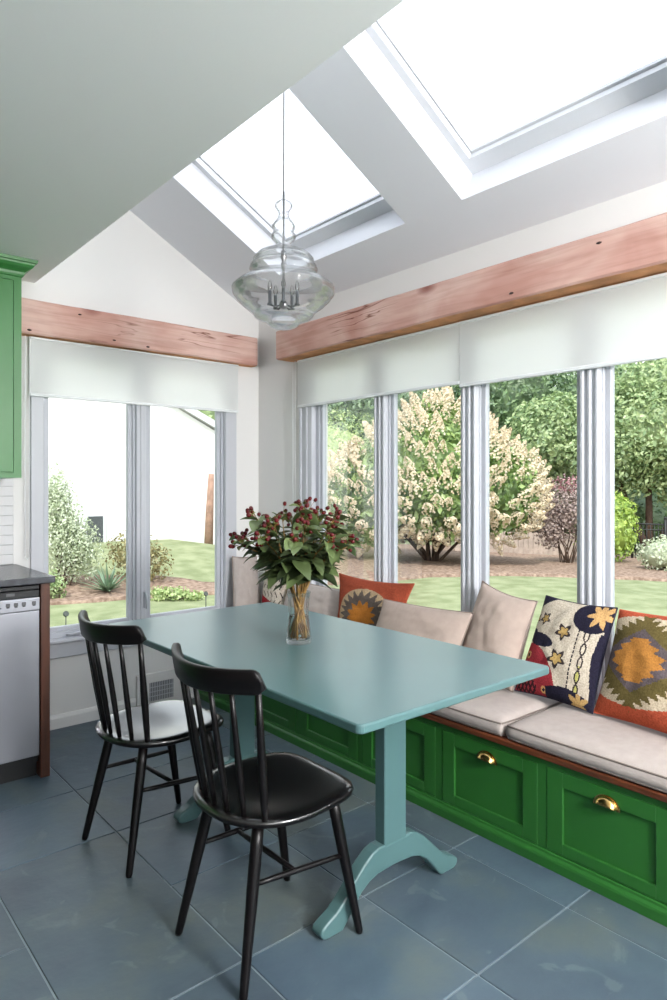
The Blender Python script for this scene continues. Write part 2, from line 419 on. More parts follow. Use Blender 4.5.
for i, (ya, yb) in enumerate(SKY):
    r = bpy.data.objects.new('window_%d' % (20 + i), None); C.objects.link(r); struct(r); r.location = sl(SA0, ya, SH)
    f = MB(); e = 0.1
    slbox(f, SA0 - e, SA0 + 0.075, ya - e, yb + e, SH, SH + 0.03); slbox(f, SA1 - 0.06, SA1 + e, ya - e, yb + e, SH, SH + 0.03)
    slbox(f, SA0 + 0.075, SA1 - 0.06, ya - e, ya + 0.035, SH, SH + 0.03); slbox(f, SA0 + 0.075, SA1 - 0.06, yb - 0.035, yb + e, SH, SH + 0.03)
    slbox(f, SA0 - e, SA0 + 0.085, ya - e, yb + e, SH + 0.034, SH + 0.075); slbox(f, SA1 - 0.07, SA1 + e, ya - e, yb + e, SH + 0.034, SH + 0.075)
    slbox(f, SA0 + 0.085, SA1 - 0.07, ya - e, ya + 0.04, SH + 0.034, SH + 0.075); slbox(f, SA0 + 0.085, SA1 - 0.07, yb - 0.04, yb + e, SH + 0.034, SH + 0.075)
    slbox(f, SA0 - e, SA1 + e, ya - e, ya - 0.03, SH + 0.03, SH + 0.034); slbox(f, SA0 - e, SA1 + e, yb + 0.03, yb + e, SH + 0.03, SH + 0.034)
    f.build('frame', M['skyframe'], r)
    g = MB(); slbox(g, SA0 + 0.03, SA1 - 0.03, ya + 0.01, yb - 0.01, SH + 0.05, SH + 0.056); g.build('pane', M['diffuser'], r)

# baseboard on the back wall
mb = MB()
def base_run(a, b):
    mb.poly([(a, YB, 0), (a, YB - 0.016, 0), (a, YB - 0.016, 0.056), (a, YB - 0.008, 0.072), (a, YB, 0.074)], (b - a, 0, 0))
base_run(0.985, 1.655); base_run(1.965, 2.068)
struct(mb.build('baseboard_back', M['wall']))

# ------------------------------------------------------------------ windows
def bar_box(mb, axis, u0, u1, d0, d1, z0, z1, bev=0.003):
    """box given along-wall range, depth range measured outward from the wall face, and height range"""
    if axis == 'x': mb.box(u0, u1, YB + d0, YB + d1, z0, z1, bev, 1)
    else: mb.box(XR + d0, XR + d1, u0, u1, z0, z1, bev, 1)
def window_unit(name, axis, u0, u1, z0, z1, g0, g1, gz):
    r = bpy.data.objects.new(name, None); C.objects.link(r); struct(r)
    r.location = ((u0 + u1) / 2, YB + 0.06, z0) if axis == 'x' else (XR + 0.06, (u0 + u1) / 2, z0)
    f = MB(); w = 0.026
    bar_box(f, axis, u0, g0 - w + 0.001, 0.012, 0.06, z0, z1); bar_box(f, axis, g1 + w - 0.001, u1, 0.012, 0.06, z0, z1)
    bar_box(f, axis, g0 - w, g1 + w, 0.012, 0.06, z0, gz - w); bar_box(f, axis, g0 - w, g1 + w, 0.012, 0.06, z1 - 0.04, z1)
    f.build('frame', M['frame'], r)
    s = MB()
    bar_box(s, axis, g0 - w, g0, 0.022, 0.052, gz - w, z1 - 0.04); bar_box(s, axis, g1, g1 + w, 0.022, 0.052, gz - w, z1 - 0.04)
    bar_box(s, axis, g0, g1, 0.022, 0.052, gz - w, gz); bar_box(s, axis, g0, g1, 0.022, 0.052, z1 - 0.08, z1 - 0.04)
    s.build('sash', M['frame'], r)
    g = MB(); bar_box(g, axis, g0 - 0.005, g1 + 0.005, 0.036, 0.040, gz - 0.005, z1 - 0.05, 0); g.build('glass_pane', M['glass'], r)
    return r
wb = []
wb.append(window_unit('window_1', 'x', 1.10, 1.690, 0.47, 2.10, 1.172, 1.622, 0.548))
wb.append(window_unit('window_2', 'x', 1.690, 2.30, 0.47, 2.10, 1.764, 2.221, 0.548))
gl = [(2.674, 3.119), (2.071, 2.518), (1.463, 1.920), (0.858, 1.314), (0.26, 0.705), (-0.345, 0.1), (-0.95, -0.505), (-1.555, -1.11), (-2.16, -1.715)]
bd = [3.205, 2.597, 1.994, 1.389, 0.785, 0.18, -0.425, -1.03, -1.635, -2.24]
for i, (a, b) in enumerate(gl):
    window_unit('window_%d' % (3 + i), 'y', bd[i + 1], bd[i], 0.47, 2.10, a, b, 0.548)
# casings, mullion covers, stool and apron
mb = MB()
bar_box(mb, 'x', 1.069, 1.135, -0.02, 0.02, 0.49, 2.13); bar_box(mb, 'x', 2.262, 2.345, -0.02, 0.02, 0.49, 2.13)
bar_box(mb, 'x', 1.662, 1.722, -0.010, 0.02, 0.49, 2.10); bar_box(mb, 'x', 1.684, 1.700, -0.016, 0.0, 0.49, 2.10)
bar_box(mb, 'x', 1.069, 2.345, -0.045, 0.02, 0.468, 0.49, 0.005); bar_box(mb, 'x', 1.069, 2.345, -0.02, 0.0, 0.385, 0.468)
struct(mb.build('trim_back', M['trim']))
mb = MB()
bar_box(mb, 'y', 3.175, 3.29, -0.02, 0.02, 0.49, 2.13); bar_box(mb, 'y', 3.215, 3.235, -0.027, 0.0, 0.49, 2.13); bar_box(mb, 'y', 3.27, 3.29, -0.03, 0.0, 0.49, 2.13)
for b in bd[1:9]:
    bar_box(mb, 'y', b - 0.042, b + 0.042, -0.008, 0.02, 0.49, 2.10)
    for dd in (-0.032, 0.0, 0.032): bar_box(mb, 'y', b + dd - 0.008, b + dd + 0.008, -0.016, 0.0, 0.49, 2.10, 0.004)
bar_box(mb, 'y', -2.36, -2.23, -0.02, 0.02, 0.49, 2.13)
bar_box(mb, 'y', -2.36, 3.29, -0.04, 0.02, 0.468, 0.49, 0.005)
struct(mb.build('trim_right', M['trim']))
# crank and latch on the back window
mb = MB(); mb.box(1.30, 1.40, YB - 0.006, YB + 0.02, 0.492, 0.512, 0.006); mb.tube([(1.37, YB - 0.012, 0.508), (1.30, YB - 0.03, 0.512), (1.25, YB - 0.03, 0.508)], 0.007)
mb.build('crank_handle', M['frame'], wb[0])
mb = MB(); mb.box(1.705, 1.722, YB - 0.022, YB + 0.01, 0.60, 0.70, 0.004); mb.tube([(1.713, YB - 0.026, 0.69), (1.713, YB - 0.04, 0.65), (1.713, YB - 0.035, 0.60)], 0.006)
mb.build('latch', M['frame'], wb[1])
# glazed opening behind the viewpoint
r = bpy.data.objects.new('window_22', None); C.objects.link(r); struct(r); r.location = (0.35, YF - 0.08, 0)
mb = MB()
for a in (DX0, DX0 + 1.08, DX0 + 2.16, DX1 - 0.06): mb.box(a, a + 0.06, YF - 0.12, YF - 0.04, 0, DZ)
mb.box(DX0, DX1, YF - 0.12, YF - 0.04, 0.0, 0.08); mb.box(DX0, DX1, YF - 0.12, YF - 0.04, DZ - 0.07, DZ)
mb.build('frame', M['frame'], r)
MB().box(DX0 + 0.03, DX1 - 0.03, YF - 0.084, YF - 0.08, 0.05, DZ - 0.04).build('glass_pane', M['glass'], r)

# ------------------------------------------------------------------ wood beams over the windows
def beam(axis, a, b, d, z0, z1, mat, label):
    """rough hewn beam: subdivided box with slight wander on its edges"""
    bm = bmesh.new(); n = 40
    L = b - a; rings = []
    for i in range(n + 1):
        t = a + L * i / n
        w = lambda k: 0.005 * noise.noise((t * 2.3, k * 7.1, 0.0)) + 0.002 * noise.noise((t * 9.0, k * 3.3, 2.0))
        prof = [(0.001, z0 + w(1)), (d * 0.5, z0 + w(5)), (d - 0.008 + w(2), z0 + w(1)), (d + w(2), z0 + 0.008 + w(1)), (d + w(3), (z0 + z1) / 2), (d + w(4), z1 - 0.008 + w(6)), (d - 0.008 + w(4), z1 + w(6)), (0.001, z1 + w(6))]
        ring = []
        for dd, z in prof:
            ring.append(bm.verts.new((t, YB - dd, z) if axis == 'x' else (XR - dd, t, z)))
        rings.append(ring)
    for p, q in zip(rings, rings[1:]):
        for k in range(len(p)):
            f = bm.faces.new((p[k], p[(k + 1) % len(p)], q[(k + 1) % len(p)], q[k])); f.material_index = 1 if k in (0, 1) else 0
    bm.faces.new(rings[0][::-1]); bm.faces.new(rings[-1])
    bmesh.ops.recalc_face_normals(bm, faces=bm.faces)
    mb = MB(); mb.bm.free(); mb.bm = bm
    mb.mi = 2
    rr = random.Random(11 if axis == 'x' else 5)
    holes = []
    for k in range(4):
        t = a + L * (k + rr.uniform(0.2, 0.8)) / 7; z = rr.choice([z0 + 0.03, z1 - 0.04, z0 + 0.02])
        s = rr.uniform(0.004, 0.008)
        mb.ball((t, YB - d - 0.0, z) if axis == 'x' else (XR - d, t, z), s, 1, (1.8, 0.5, 0.8) if axis == 'x' else (0.5, 1.8, 0.8))
    o = mb.build('wood_beam', [mat, M['beamcut'], M['knothole']])
    return tag(o, label, 'beam', None, 'thing')
beam('x', 0.942, 2.470, 0.077, 2.122, 2.306, M['beam_x'], 'reclaimed pinkish wood beam above the two-pane window on the far left wall')
beam('y', 0.10, 3.378, 0.139, 2.106, 2.280, M['beam_y'], 'long reclaimed pinkish wood beam above the row of bench windows on the right')

# ------------------------------------------------------------------ roller shades
def shade(axis, a, b, d, zb, zt, label, chain=None):
    r = thing('roller_shade', ((a + b) / 2, YB - d, zb) if axis == 'x' else (XR - d, (a + b) / 2, zb), label, 'blind', None)
    f = MB(); bar_box(f, axis, a, b, -d, -d + 0.002, zb + 0.004, zt, 0); f.build('fabric', M['shade'], r)
    h = MB(); bar_box(h, axis, a, b, -d - 0.005, -d + 0.007, zb, zb + 0.016, 0.003); h.build('hem_bar', M['shadebar'], r)
    t = MB()
    P = (lambda u, dd, z: (u, YB - dd, z)) if axis == 'x' else (lambda u, dd, z: (XR - dd, u, z))
    bar_box(t, axis, a, b, -d - 0.006, -d + 0.008, zt - 0.012, zt, 0.002); t.build('head_rail', M['shadebar'], r)
    if chain:
        c = MB()
        for off in (0, 0.022): c.tube([P(chain + off, d, zt), P(chain + off, d, 0.95)], 0.0022, 6)
        c.tube([P(chain, d, 0.95), P(chain + 0.011, d, 0.935), P(chain + 0.022, d, 0.95)], 0.0022, 6)
        c.build('pull_chain', M['shadebar'], r)
    return r
shade('x', 1.060, 2.350, 0.032, 1.803, 2.118, 'white roller shade over the two-pane window on the far left wall', chain=1.036)
shade('y', 2.0325, 3.297, 0.032, 1.806, 2.100, 'white roller shade over the two bench windows nearest the corner', chain=3.325)
shade('y', 0.70, 2.0295, 0.034, 1.790, 2.100, 'white roller shade over the bench windows nearest the right edge')

# ------------------------------------------------------------------ dining table
TX0, TX1, TY0, TY1 = 1.078, 1.905, 1.178, 2.748
tb = thing('dining_table', (1.4915, 1.963, 0), 'teal painted trestle dining table with glossy top in front of the window bench', 'table')
def rounded_rect(x0, x1, y0, y1, r, n=5):
    pts = []
    for cx, cy, a0 in ((x1 - r, y1 - r, 0), (x0 + r, y1 - r, 90), (x0 + r, y0 + r, 180), (x1 - r, y0 + r, 270)):
        for k in range(n + 1):
            a = math.radians(a0 + 90 * k / n); pts.append((cx + r * math.cos(a), cy + r * math.sin(a)))
    return pts
mb = MB(); mb.poly([(x, y, 0.725) for x, y in rounded_rect(TX0, TX1, TY0, TY1, 0.02)], (0, 0, 0.025), bev=0.006, seg=3, smooth=False)
mb.build('tabletop', M['table'], tb)
for yc in (1.5225, 2.4035):
    y0, y1 = yc - 0.0225, yc + 0.0225
    xc = 1.5275
    mb = MB(); mb.box(xc - 0.049, xc + 0.049, y0, y1, 0.17, 0.70, 0.003, 1); mb.build('post', M['table'], tb)
    half_top = [(0.049, 0.195), (0.072, 0.196), (0.10, 0.187), (0.135, 0.163), (0.17, 0.132), (0.20, 0.102), (0.225, 0.078), (0.25, 0.06), (0.28, 0.047), (0.303, 0.034), (0.308, 0.02), (0.300, 0.006), (0.285, 0.0)]
    half_bot = [(0.222, 0.0), (0.20, 0.022), (0.175, 0.052), (0.145, 0.083), (0.11, 0.104), (0.075, 0.114), (0.0, 0.118)]
    half = half_top + half_bot
    pts = [(xc + x, z) for x, z in half] + [(xc - x, z) for x, z in half[::-1][1:]]
    mb = MB(); mb.poly([(x, y0 - 0.001, z) for x, z in pts], (0, 0.047, 0), bev=0.007, seg=3); mb.build('foot', M['table'], tb)
    mb = MB(); mb.poly([(xc - 0.31, y0, 0.7255), (xc - 0.31, y0, 0.705), (xc - 0.29, y0, 0.69), (xc + 0.29, y0, 0.69), (xc + 0.31, y0, 0.705), (xc + 0.31, y0, 0.7255)], (0, 0.045, 0), bev=0.002, seg=1)
    mb.build('crosspiece', M['table'], tb)

# ------------------------------------------------------------------ chairs
def lerp(a, b, t): return tuple(x + (y - x) * t for x, y in zip(a, b))
def make_chair(label):
    r = thing('dining_chair', (0, 0, 0), label, 'chair', None)
    # seat: saddle shaped grid inside a rounded outline
    def outline(th):
        # th 0 = front(+x)
        c, s = math.cos(th), math.sin(th)
        n = 5.0 if c > 0 else 2.3
        rx, ry = (0.207, 0.212) if c > 0 else (0.212, 0.212)
        k = (abs(c / rx) ** n + abs(s / ry) ** n) ** (-1.0 / n)
        x, y = c * k, s * k
        y *= 1.0 - 0.10 * max(0, x) / 0.207          # slightly narrower at the front corners
        return x + 0.004, y
    b = bmesh.new(); NT, NR = 64, 12; rings = []
    def ztop(x, y, f):
        dish = 0.017 * math.exp(-(((x + 0.04) / 0.13) ** 2 + (abs(y) / 0.15) ** 2.4))
        return 0.444 - dish - 0.006 * max(0, f - 0.9) / 0.1
    def ring(f, z=None):
        out = []
        for k in range(NT):
            x, y = outline(2 * PI * k / NT)
            x *= f; y *= f
            out.append(b.verts.new((x, y, ztop(x, y, f) if z is None else z)))
        return out
    for q in range(1, NR + 1): rings.append(ring(q / NR))
    rings.append(ring(1.012, 0.430)); rings.append(ring(1.0, 0.420)); rings.append(ring(0.93, 0.412)); rings.append(ring(0.5, 0.410))
    for p, q in zip(rings, rings[1:]):
        for k in range(NT): b.faces.new((p[k], p[(k + 1) % NT], q[(k + 1) % NT], q[k]))
    ct = b.verts.new((0, 0, ztop(0, 0, 0)))
    for k in range(NT): b.faces.new((ct, rings[0][(k + 1) % NT], rings[0][k]))
    b.faces.new(rings[-1])
    bmesh.ops.recalc_face_normals(b, faces=b.faces)
    mb = MB(); mb.absorb(b, True)
    for f in mb.bm.faces: f.material_index = 0 if f.normal.z > 0.35 else 1
    mb.build('seat', [M['seat'], M['black']], r)
    # legs
    feet = {('r', 1): (-0.203, 0.171), ('r', -1): (-0.203, -0.171), ('f', 1): (0.205, 0.176), ('f', -1): (0.205, -0.176)}
    tops = {('r', 1): (-0.118, 0.118), ('r', -1): (-0.118, -0.118), ('f', 1): (0.128, 0.140), ('f', -1): (0.128, -0.140)}
    legp = {}
    for k in feet:
        a = (*feet[k], 0.0); t = (*tops[k], 0.414); legp[k] = (a, t)
        mb = MB(); mb.tube([lerp(a, t, f) for f in (0, 0.02, 0.3, 0.6, 0.85, 1.0)], [0.0095, 0.0115, 0.0140, 0.0165, 0.0172, 0.016], 14)
        mb.build('leg', M['black'], r)
    def on(k, z): a, t = legp[k]; return lerp(a, t, z / 0.414)
    mids = []
    for s in (1, -1):
        a, c = on(('r', s), 0.262), on(('f', s), 0.238)
        mb = MB(); mb.tube([lerp(a, c, f) for f in (0, 0.2, 0.5, 0.8, 1)], [0.0065, 0.008, 0.0088, 0.008, 0.0065], 10)
        mb.build('stretcher', M['black'], r); mids.append(lerp(a, c, 0.44))
    mb = MB(); mb.tube([lerp(mids[0], mids[1], f) for f in (0, 0.2, 0.5, 0.8, 1)], [0.0065, 0.008, 0.0088, 0.008, 0.0065], 10)
    mb.build('stretcher', M['black'], r)
    # back: seven spindles and a curved comb rail
    def arc(y): return -0.252 + 0.082 * (abs(y) / 0.218) ** 2.0
    NS = 7
    for k in range(NS):
        f = (k - 3) / 3.0
        bx = -0.182 + 0.054 * f * f; by = 0.163 * f
        ty = 0.202 * f; tx = arc(ty) + 0.004
        rr = 1.25 if abs(f) > 0.9 else 1.0
        a, t = (bx, by, 0.432), (tx, ty, 0.80)
        mb = MB(); mb.tube([lerp(a, t, q) for q in (0, 0.15, 0.4, 0.7, 1)], [0.0070 * rr, 0.0088 * rr, 0.0100 * rr, 0.0082 * rr, 0.0064 * rr], 10)
        mb.build('spindle', M['black'], r)
    b = bmesh.new(); NY = 64; rings = []
    for i in range(NY + 1):
        y = -0.221 + 0.442 * i / NY
        f = abs(y) / 0.221
        x = arc(y); dx = 0.164 * y / (0.218 ** 2)
        n = Vector((1, -dx, 0)).normalized()
        top = 0.847 + 0.010 * f ** 2 - 0.030 * (1 - math.sqrt(max(0.0, 1 - max(0, (f - 0.88) / 0.12) ** 2)))
        bot = 0.780 + 0.012 * f ** 2 + (0.012 * max(0, (f - 0.9) / 0.1) ** 2)
        th = 0.011
        lean = -0.012
        ring = []
        for kx, kz in ((-1, 0.06), (-0.7, 0.0), (0.7, 0.0), (1, 0.06), (1, 0.5), (1, 0.92), (0.6, 1.0), (-0.6, 1.0), (-1, 0.92), (-1, 0.5)):
            z = bot + (top - bot) * kz
            p = Vector((x, y, z)) + n * (kx * th) + Vector((lean * kz, 0, 0))
            ring.append(b.verts.new(p))
        rings.append(ring)
    for p, q in zip(rings, rings[1:]):
        for k in range(10): b.faces.new((p[k], p[(k + 1) % 10], q[(k + 1) % 10], q[k]))
    b.faces.new(rings[0][::-1]); b.faces.new(rings[-1]); bmesh.ops.recalc_face_normals(b, faces=b.faces)
    mb = MB(); mb.absorb(b, True); mb.build('top_rail', M['black'], r)
    return r
ch = make_chair('black spindle-back wooden chair nearest the viewer, tucked under the near end of the teal table')
bpy.context.view_layer.update()
ch2 = copy_tree(ch)
ch.location = (1.131, 1.637, 0); ch.rotation_euler = (0, 0, math.radians(1.2))
ch2.location = (1.121, 2.362, 0); ch2.rotation_euler = (0, 0, math.radians(4.5))
ch2['label'] = 'black spindle-back wooden chair nearer the back wall, daylight shining on its seat'

# ------------------------------------------------------------------ window bench
XB = 2.072; BY0, BY1 = -0.12, YB - 0.001
bn = thing('window_bench', (2.3, 1.8, 0), 'long green built-in window bench with panelled drawers and brown wooden top', 'bench')
dr = [(0.392, 0.829), (0.863, 1.301), (1.335, 1.773), (1.808, 2.246), (2.280, 2.718), (2.752, 3.190)]
DZ0, DZ1 = 0.058, 0.347
mb = MB()
mb.box(XB + 0.02, XR - 0.001, BY0, BY1, 0.0, 0.372)
# face frame: rails and stiles around the inset drawers
mb.box(XB, XB + 0.03, BY0, BY1, 0.0, DZ0, 0); mb.box(XB, XB + 0.03, BY0, BY1, DZ1, 0.372, 0)
edges = [BY0] + [v for d in dr for v in d] + [BY1]
for a, b in zip(edges[0::2], edges[1::2]): mb.box(XB, XB + 0.03, a, b, DZ0, DZ1, 0.0)
mb.build('carcass', M['green'], bn)
mb = MB(); mb.poly([(XB, BY0, 0.0), (XB - 0.014, BY0, 0.0), (XB - 0.014, BY0, 0.030), (XB - 0.012, BY0, 0.038), (XB - 0.006, BY0, 0.046), (XB - 0.005, BY0, 0.054), (XB, BY0, 0.056)], (0, BY1 - BY0, 0))
mb.build('plinth_moulding', M['green'], bn)
mb = MB(); mb.box(XB - 0.016, XR - 0.001, BY0, BY1, 0.372, 0.394, 0.004, 2); mb.build('bench_top', M['walnut_y'], bn)
for (a, b) in dr:
    m_ = 0.002; a += m_; b -= m_; z0, z1 = DZ0 + m_, DZ1 - m_
    mb = MB(); st = 0.060
    # shaker front: four flat rails round a recessed panel
    mb.box(XB - 0.002, XB + 0.018, a, a + st, z0, z1, 0.0015, 1); mb.box(XB - 0.002, XB + 0.018, b - st, b, z0, z1, 0.0015, 1)
    mb.box(XB - 0.002, XB + 0.018, a + st, b - st, z0, z0 + 0.040, 0.0015, 1); mb.box(XB - 0.002, XB + 0.018, a + st, b - st, z1 - 0.052, z1, 0.0015, 1)
    d = mb.build('drawer_front', M['green'], bn)
    p = MB().box(XB + 0.008, XB + 0.0165, a + st - 0.001, b - st + 0.001, z0 + 0.039, z1 - 0.051); p.build('recessed_panel', M['green'], d)
    # cup pull: quarter shell
    bm = bmesh.new(); cy, cz = (a + b) / 2 - 0.001, z1 - 0.058; W, Hh, D = 0.040, 0.034, 0.026
    NU, NV = 16, 7; grid = []
    for i in range(NU + 1):
        u = PI * i / NU; row = []
        for j in range(NV + 1):
            v = PI / 2 * j / NV
            rx = math.cos(v)
            row.append(bm.verts.new((XB - 0.003 - D * math.sin(v) * (0.35 + 0.65 * math.sin(u) ** 0.6), cy - W * math.cos(u) * (1 - 0.16 * math.sin(v)), cz + Hh * math.sin(u) * (1 - 0.62 * math.sin(v) ** 3))))
        grid.append(row)
    for i in range(NU):
        for j in range(NV): bm.faces.new((grid[i][j], grid[i + 1][j], grid[i + 1][j + 1], grid[i][j + 1]))
    bmesh.ops.remove_doubles(bm, verts=bm.verts, dist=1e-5)
    bmesh.ops.solidify(bm, geom=list(bm.faces), thickness=0.0015)
    mb = MB(); mb.absorb(bm, True)
    fl = [(XB - 0.0045, cy - 0.046 * math.cos(PI * k / 20), cz - 0.003 + 0.041 * math.sin(PI * k / 20)) for k in range(21)]
    mb.poly(fl, (0.0022, 0, 0), bev=0)
    h = mb.build('cup_pull', M['brass'], d); tag(h, 'polished brass cup pull')

# seat cushions with piping
def cushion(y0, y1, label, seed):
    x0, x1 = XB - 0.012, XR - 0.004; zb = 0.396; zt = 0.458
    r = thing('seat_cushion', ((x0 + x1) / 2, (y0 + y1) / 2, zb), label, 'cushion', 'beige cushions along the window bench')
    NXg, NYg = 24, 60; b = bmesh.new()
    def P(i, j, top):
        u, v = -1 + 2 * i / NXg, -1 + 2 * j / NYg
        cr = ((1 - abs(u) ** 6) * (1 - abs(v) ** 12))
        pinch = 0.006 * (abs(u) ** 6) * (abs(v) ** 6)
        x = (x0 + x1) / 2 + u * ((x1 - x0) / 2 - pinch); y = (y0 + y1) / 2 + v * ((y1 - y0) / 2 - pinch)
        w = 0.004 * noise.noise((x * 7 + seed, y * 5, 0)) 
        return (x, y, (zt - 0.012 + 0.026 * cr ** 0.5 + w * cr) if top else zb + 0.004 * (1 - cr) )
    tg = [[b.verts.new(P(i, j, True)) for j in range(NYg + 1)] for i in range(NXg + 1)]
    bg = [[b.verts.new(P(i, j, False)) for j in range(NYg + 1)] for i in range(NXg + 1)]
    for i in range(NXg):
        for j in range(NYg):
            b.faces.new((tg[i][j], tg[i + 1][j], tg[i + 1][j + 1], tg[i][j + 1])); b.faces.new((bg[i][j], bg[i][j + 1], bg[i + 1][j + 1], bg[i + 1][j]))
    loop_i = [(i, 0) for i in range(NXg)] + [(NXg, j) for j in range(NYg)] + [(i, NYg) for i in range(NXg, 0, -1)] + [(0, j) for j in range(NYg, 0, -1)]
    cx, cy = (x0 + x1) / 2, (y0 + y1) / 2
    mids = []
    for (i, j) in loop_i:
        t, bo = tg[i][j].co, bg[i][j].co
        nx, ny = (-1 if i == 0 else 1 if i == NXg else 0), (-1 if j == 0 else 1 if j == NYg else 0)
        bul = 0.007 + 0.003 * noise.noise((t.x * 6, t.y * 6, seed))
        mids.append(b.verts.new(((t.x + bo.x) / 2 + nx * bul, (t.y + bo.y) / 2 + ny * bul, (t.z + bo.z) / 2)))
    n = len(loop_i)
    for k in range(n):
        (i, j), (i2, j2) = loop_i[k], loop_i[(k + 1) % n]
        b.faces.new((tg[i][j], tg[i2][j2], mids[(k + 1) % n], mids[k])); b.faces.new((mids[k], mids[(k + 1) % n], bg[i2][j2], bg[i][j]))
    loop_t = [tg[i][j].co.copy() for i, j in loop_i] ; loop_b = [bg[i][j].co.copy() + Vector((0, 0, 0.004)) for i, j in loop_i]
    bmesh.ops.recalc_face_normals(b, faces=b.faces)
    mb = MB(); mb.absorb(b, True); mb.build('cover', M['linen'], r)
    mb = MB(); mb.tube(loop_t + loop_t[:1], 0.0032, 6, caps=False); mb.tube(loop_b + loop_b[:1], 0.0032, 6, caps=False); mb.build('piping', M['piping'], r)
cushion(0.19, 1.462, 'beige seat cushion on the window bench at the right edge, under the patterned pillows', 1.0)
cushion(1.480, 2.62, 'beige seat cushion in the middle of the window bench, partly hidden by the table corner', 2.0)
cushion(2.640, YB - 0.02, 'beige seat cushion at the far corner end of the window bench, behind the table', 3.0)

# ------------------------------------------------------------------ pillows
def pillow(name, TL, TR, BR, BL, thick, front, label, cat='pillow', group=None, N=36, colfn=None, backcol=None, pip=None, seed=0.0, pinch=0.07):
    TL, TR, BR, BL = map(Vector, (TL, TR, BR, BL))
    cen = (TL + TR + BR + BL) / 4
    nrm = (TR - TL).cross(BL - TL).normalized() * -1
    if nrm.dot(Vector((0, 0, 1.32)) - cen) < 0: nrm = -nrm
    b = bmesh.new()
    def P(i, j, side):
        u, v = -1 + 2 * i / N, -1 + 2 * j / N
        uu = u * (1 - pinch * (1 - v * v) * abs(u) ** 2); vv = v * (1 - pinch * (1 - u * u) * abs(v) ** 2)
        s, t = (uu + 1) / 2, (vv + 1) / 2
        base = TL * (1 - s) * (1 - t) + TR * s * (1 - t) + BR * s * t + BL * (1 - s) * t
        h = max(0.0, (1 - abs(u) ** 2.2) * (1 - abs(v) ** 2.2)) ** 0.55
        wr = 1 + 0.10 * noise.noise((u * 2.2 + seed, v * 2.2, seed)) 
        edge = max(abs(u), abs(v))
        cr = 0.006 * noise.noise((u * 5 + seed * 3, v * 5, 1.5)) * (1 if edge < 1 else 0)
        return base + nrm * side * (thick * h * wr + cr * h)
    fr = [[None] * (N + 1) for _ in range(N + 1)]; bk = [[None] * (N + 1) for _ in range(N + 1)]
    for i in range(N + 1):
        for j in range(N + 1):
            fr[i][j] = b.verts.new(P(i, j, 1))
            bk[i][j] = fr[i][j] if i in (0, N) or j in (0, N) else b.verts.new(P(i, j, -1))
    cols = []
    for i in range(N):
        for j in range(N):
            b.faces.new((fr[i][j], fr[i][j + 1], fr[i + 1][j + 1], fr[i + 1][j])); cols.append(((i + .5) / N, (j + .5) / N))
    for i in range(N):
        for j in range(N):
            b.faces.new((bk[i][j], bk[i + 1][j], bk[i + 1][j + 1], bk[i][j + 1])); cols.append(None)
    for f in b.faces: f.smooth = True
    seam = [fr[i][0].co.copy() for i in range(N)] + [fr[N][j].co.copy() for j in range(N)] + [fr[i][N].co.copy() for i in range(N, 0, -1)] + [fr[0][j].co.copy() for j in range(N, 0, -1)]
    me = bpy.data.meshes.new(name); b.to_mesh(me); b.free()
    r = thing(name, (cen.x, cen.y, min(BR.z, BL.z)), label, cat, group)
    me.transform(Matrix.Translation(-r.location))
    me.materials.append(front)
    o = bpy.data.objects.new('cover', me); C.objects.link(o); o.parent = r
    if colfn:
        ca = me.color_attributes.new('Col', 'FLOAT_COLOR', 'CORNER')
        for k, pl in enumerate(me.polygons):
            c = colfn(*cols[k]) if cols[k] else backcol
            for li in pl.loop_indices: ca.data[li].color = c
    mb = MB(); mb.tube(seam + seam[:1], 0.003, 6, caps=False); mb.build('piping', pip or M['piping'], r)
    return r

def tri(x): x = x - math.floor(x); return abs(2 * x - 1)
CREAM, OCHRE, NAVY = srgb(200, 184, 160), srgb(184, 126, 62), srgb(38, 36, 52)
OLIVE, CORAL, PURP = srgb(104, 92, 54), srgb(180, 84, 58), srgb(98, 88, 92)
RUST, TAN, GREY, GOLD = srgb(156, 74, 52), srgb(182, 158, 126), srgb(98, 88, 82), srgb(176, 112, 46)

def star_pts(x, y, R, n, deep, rot=0.0):
    a = math.atan2(y, x) + rot; r = math.hypot(x, y)
    return r < R * (1 - deep * tri(a * n / (2 * PI)))
def steps(d, q): return math.floor(d / q) * q
def kilim_olive(u, v):
    x, y = (u - 0.34) * 1.72, (v - 0.45) * 2.36
    # corners of coral, cream octagon, serrated olive diamond, purple field, ochre stepped star
    ax, ay = abs(x), abs(y)
    saw = tri((x - y) * 5.0) * 0.16 if x * y > 0 else tri((x + y) * 5.0) * 0.16
    d = ax * 0.92 + ay * 1.02
    sx = ax * 0.95 + ay * 0.75
    star = (ax + ay * 0.6 + 0.14 * tri(y * 5.5)) < 0.50 and ax < 0.46 and ay < 0.42 or (ax < 0.13 and ay < 0.46)
    if star: return OCHRE
    if d + 0.03 * tri((x - y) * 14) < 0.70: return PURP
    if d < 1.14 - saw * 1.25: return OLIVE
    rr = math.hypot(x * 0.86, y * 0.98)
    if rr < 0.96: return CREAM
    return CORAL
def kilim_rust(u, v):
    x, y = (u - 0.5) * 2.0, (v - 0.58) * 2.0
    r = math.hypot(x * 1.0, y * 0.92); a = math.atan2(y, x)
    if r < 0.44 * (1 - 0.34 * tri(a * 12 / (2 * PI))): return GOLD
    if r < 0.66 - 0.20 * (1 - tri(a * 22 / (2 * PI))) + 0.06: return GREY
    if r < 0.76: return TAN
    return RUST
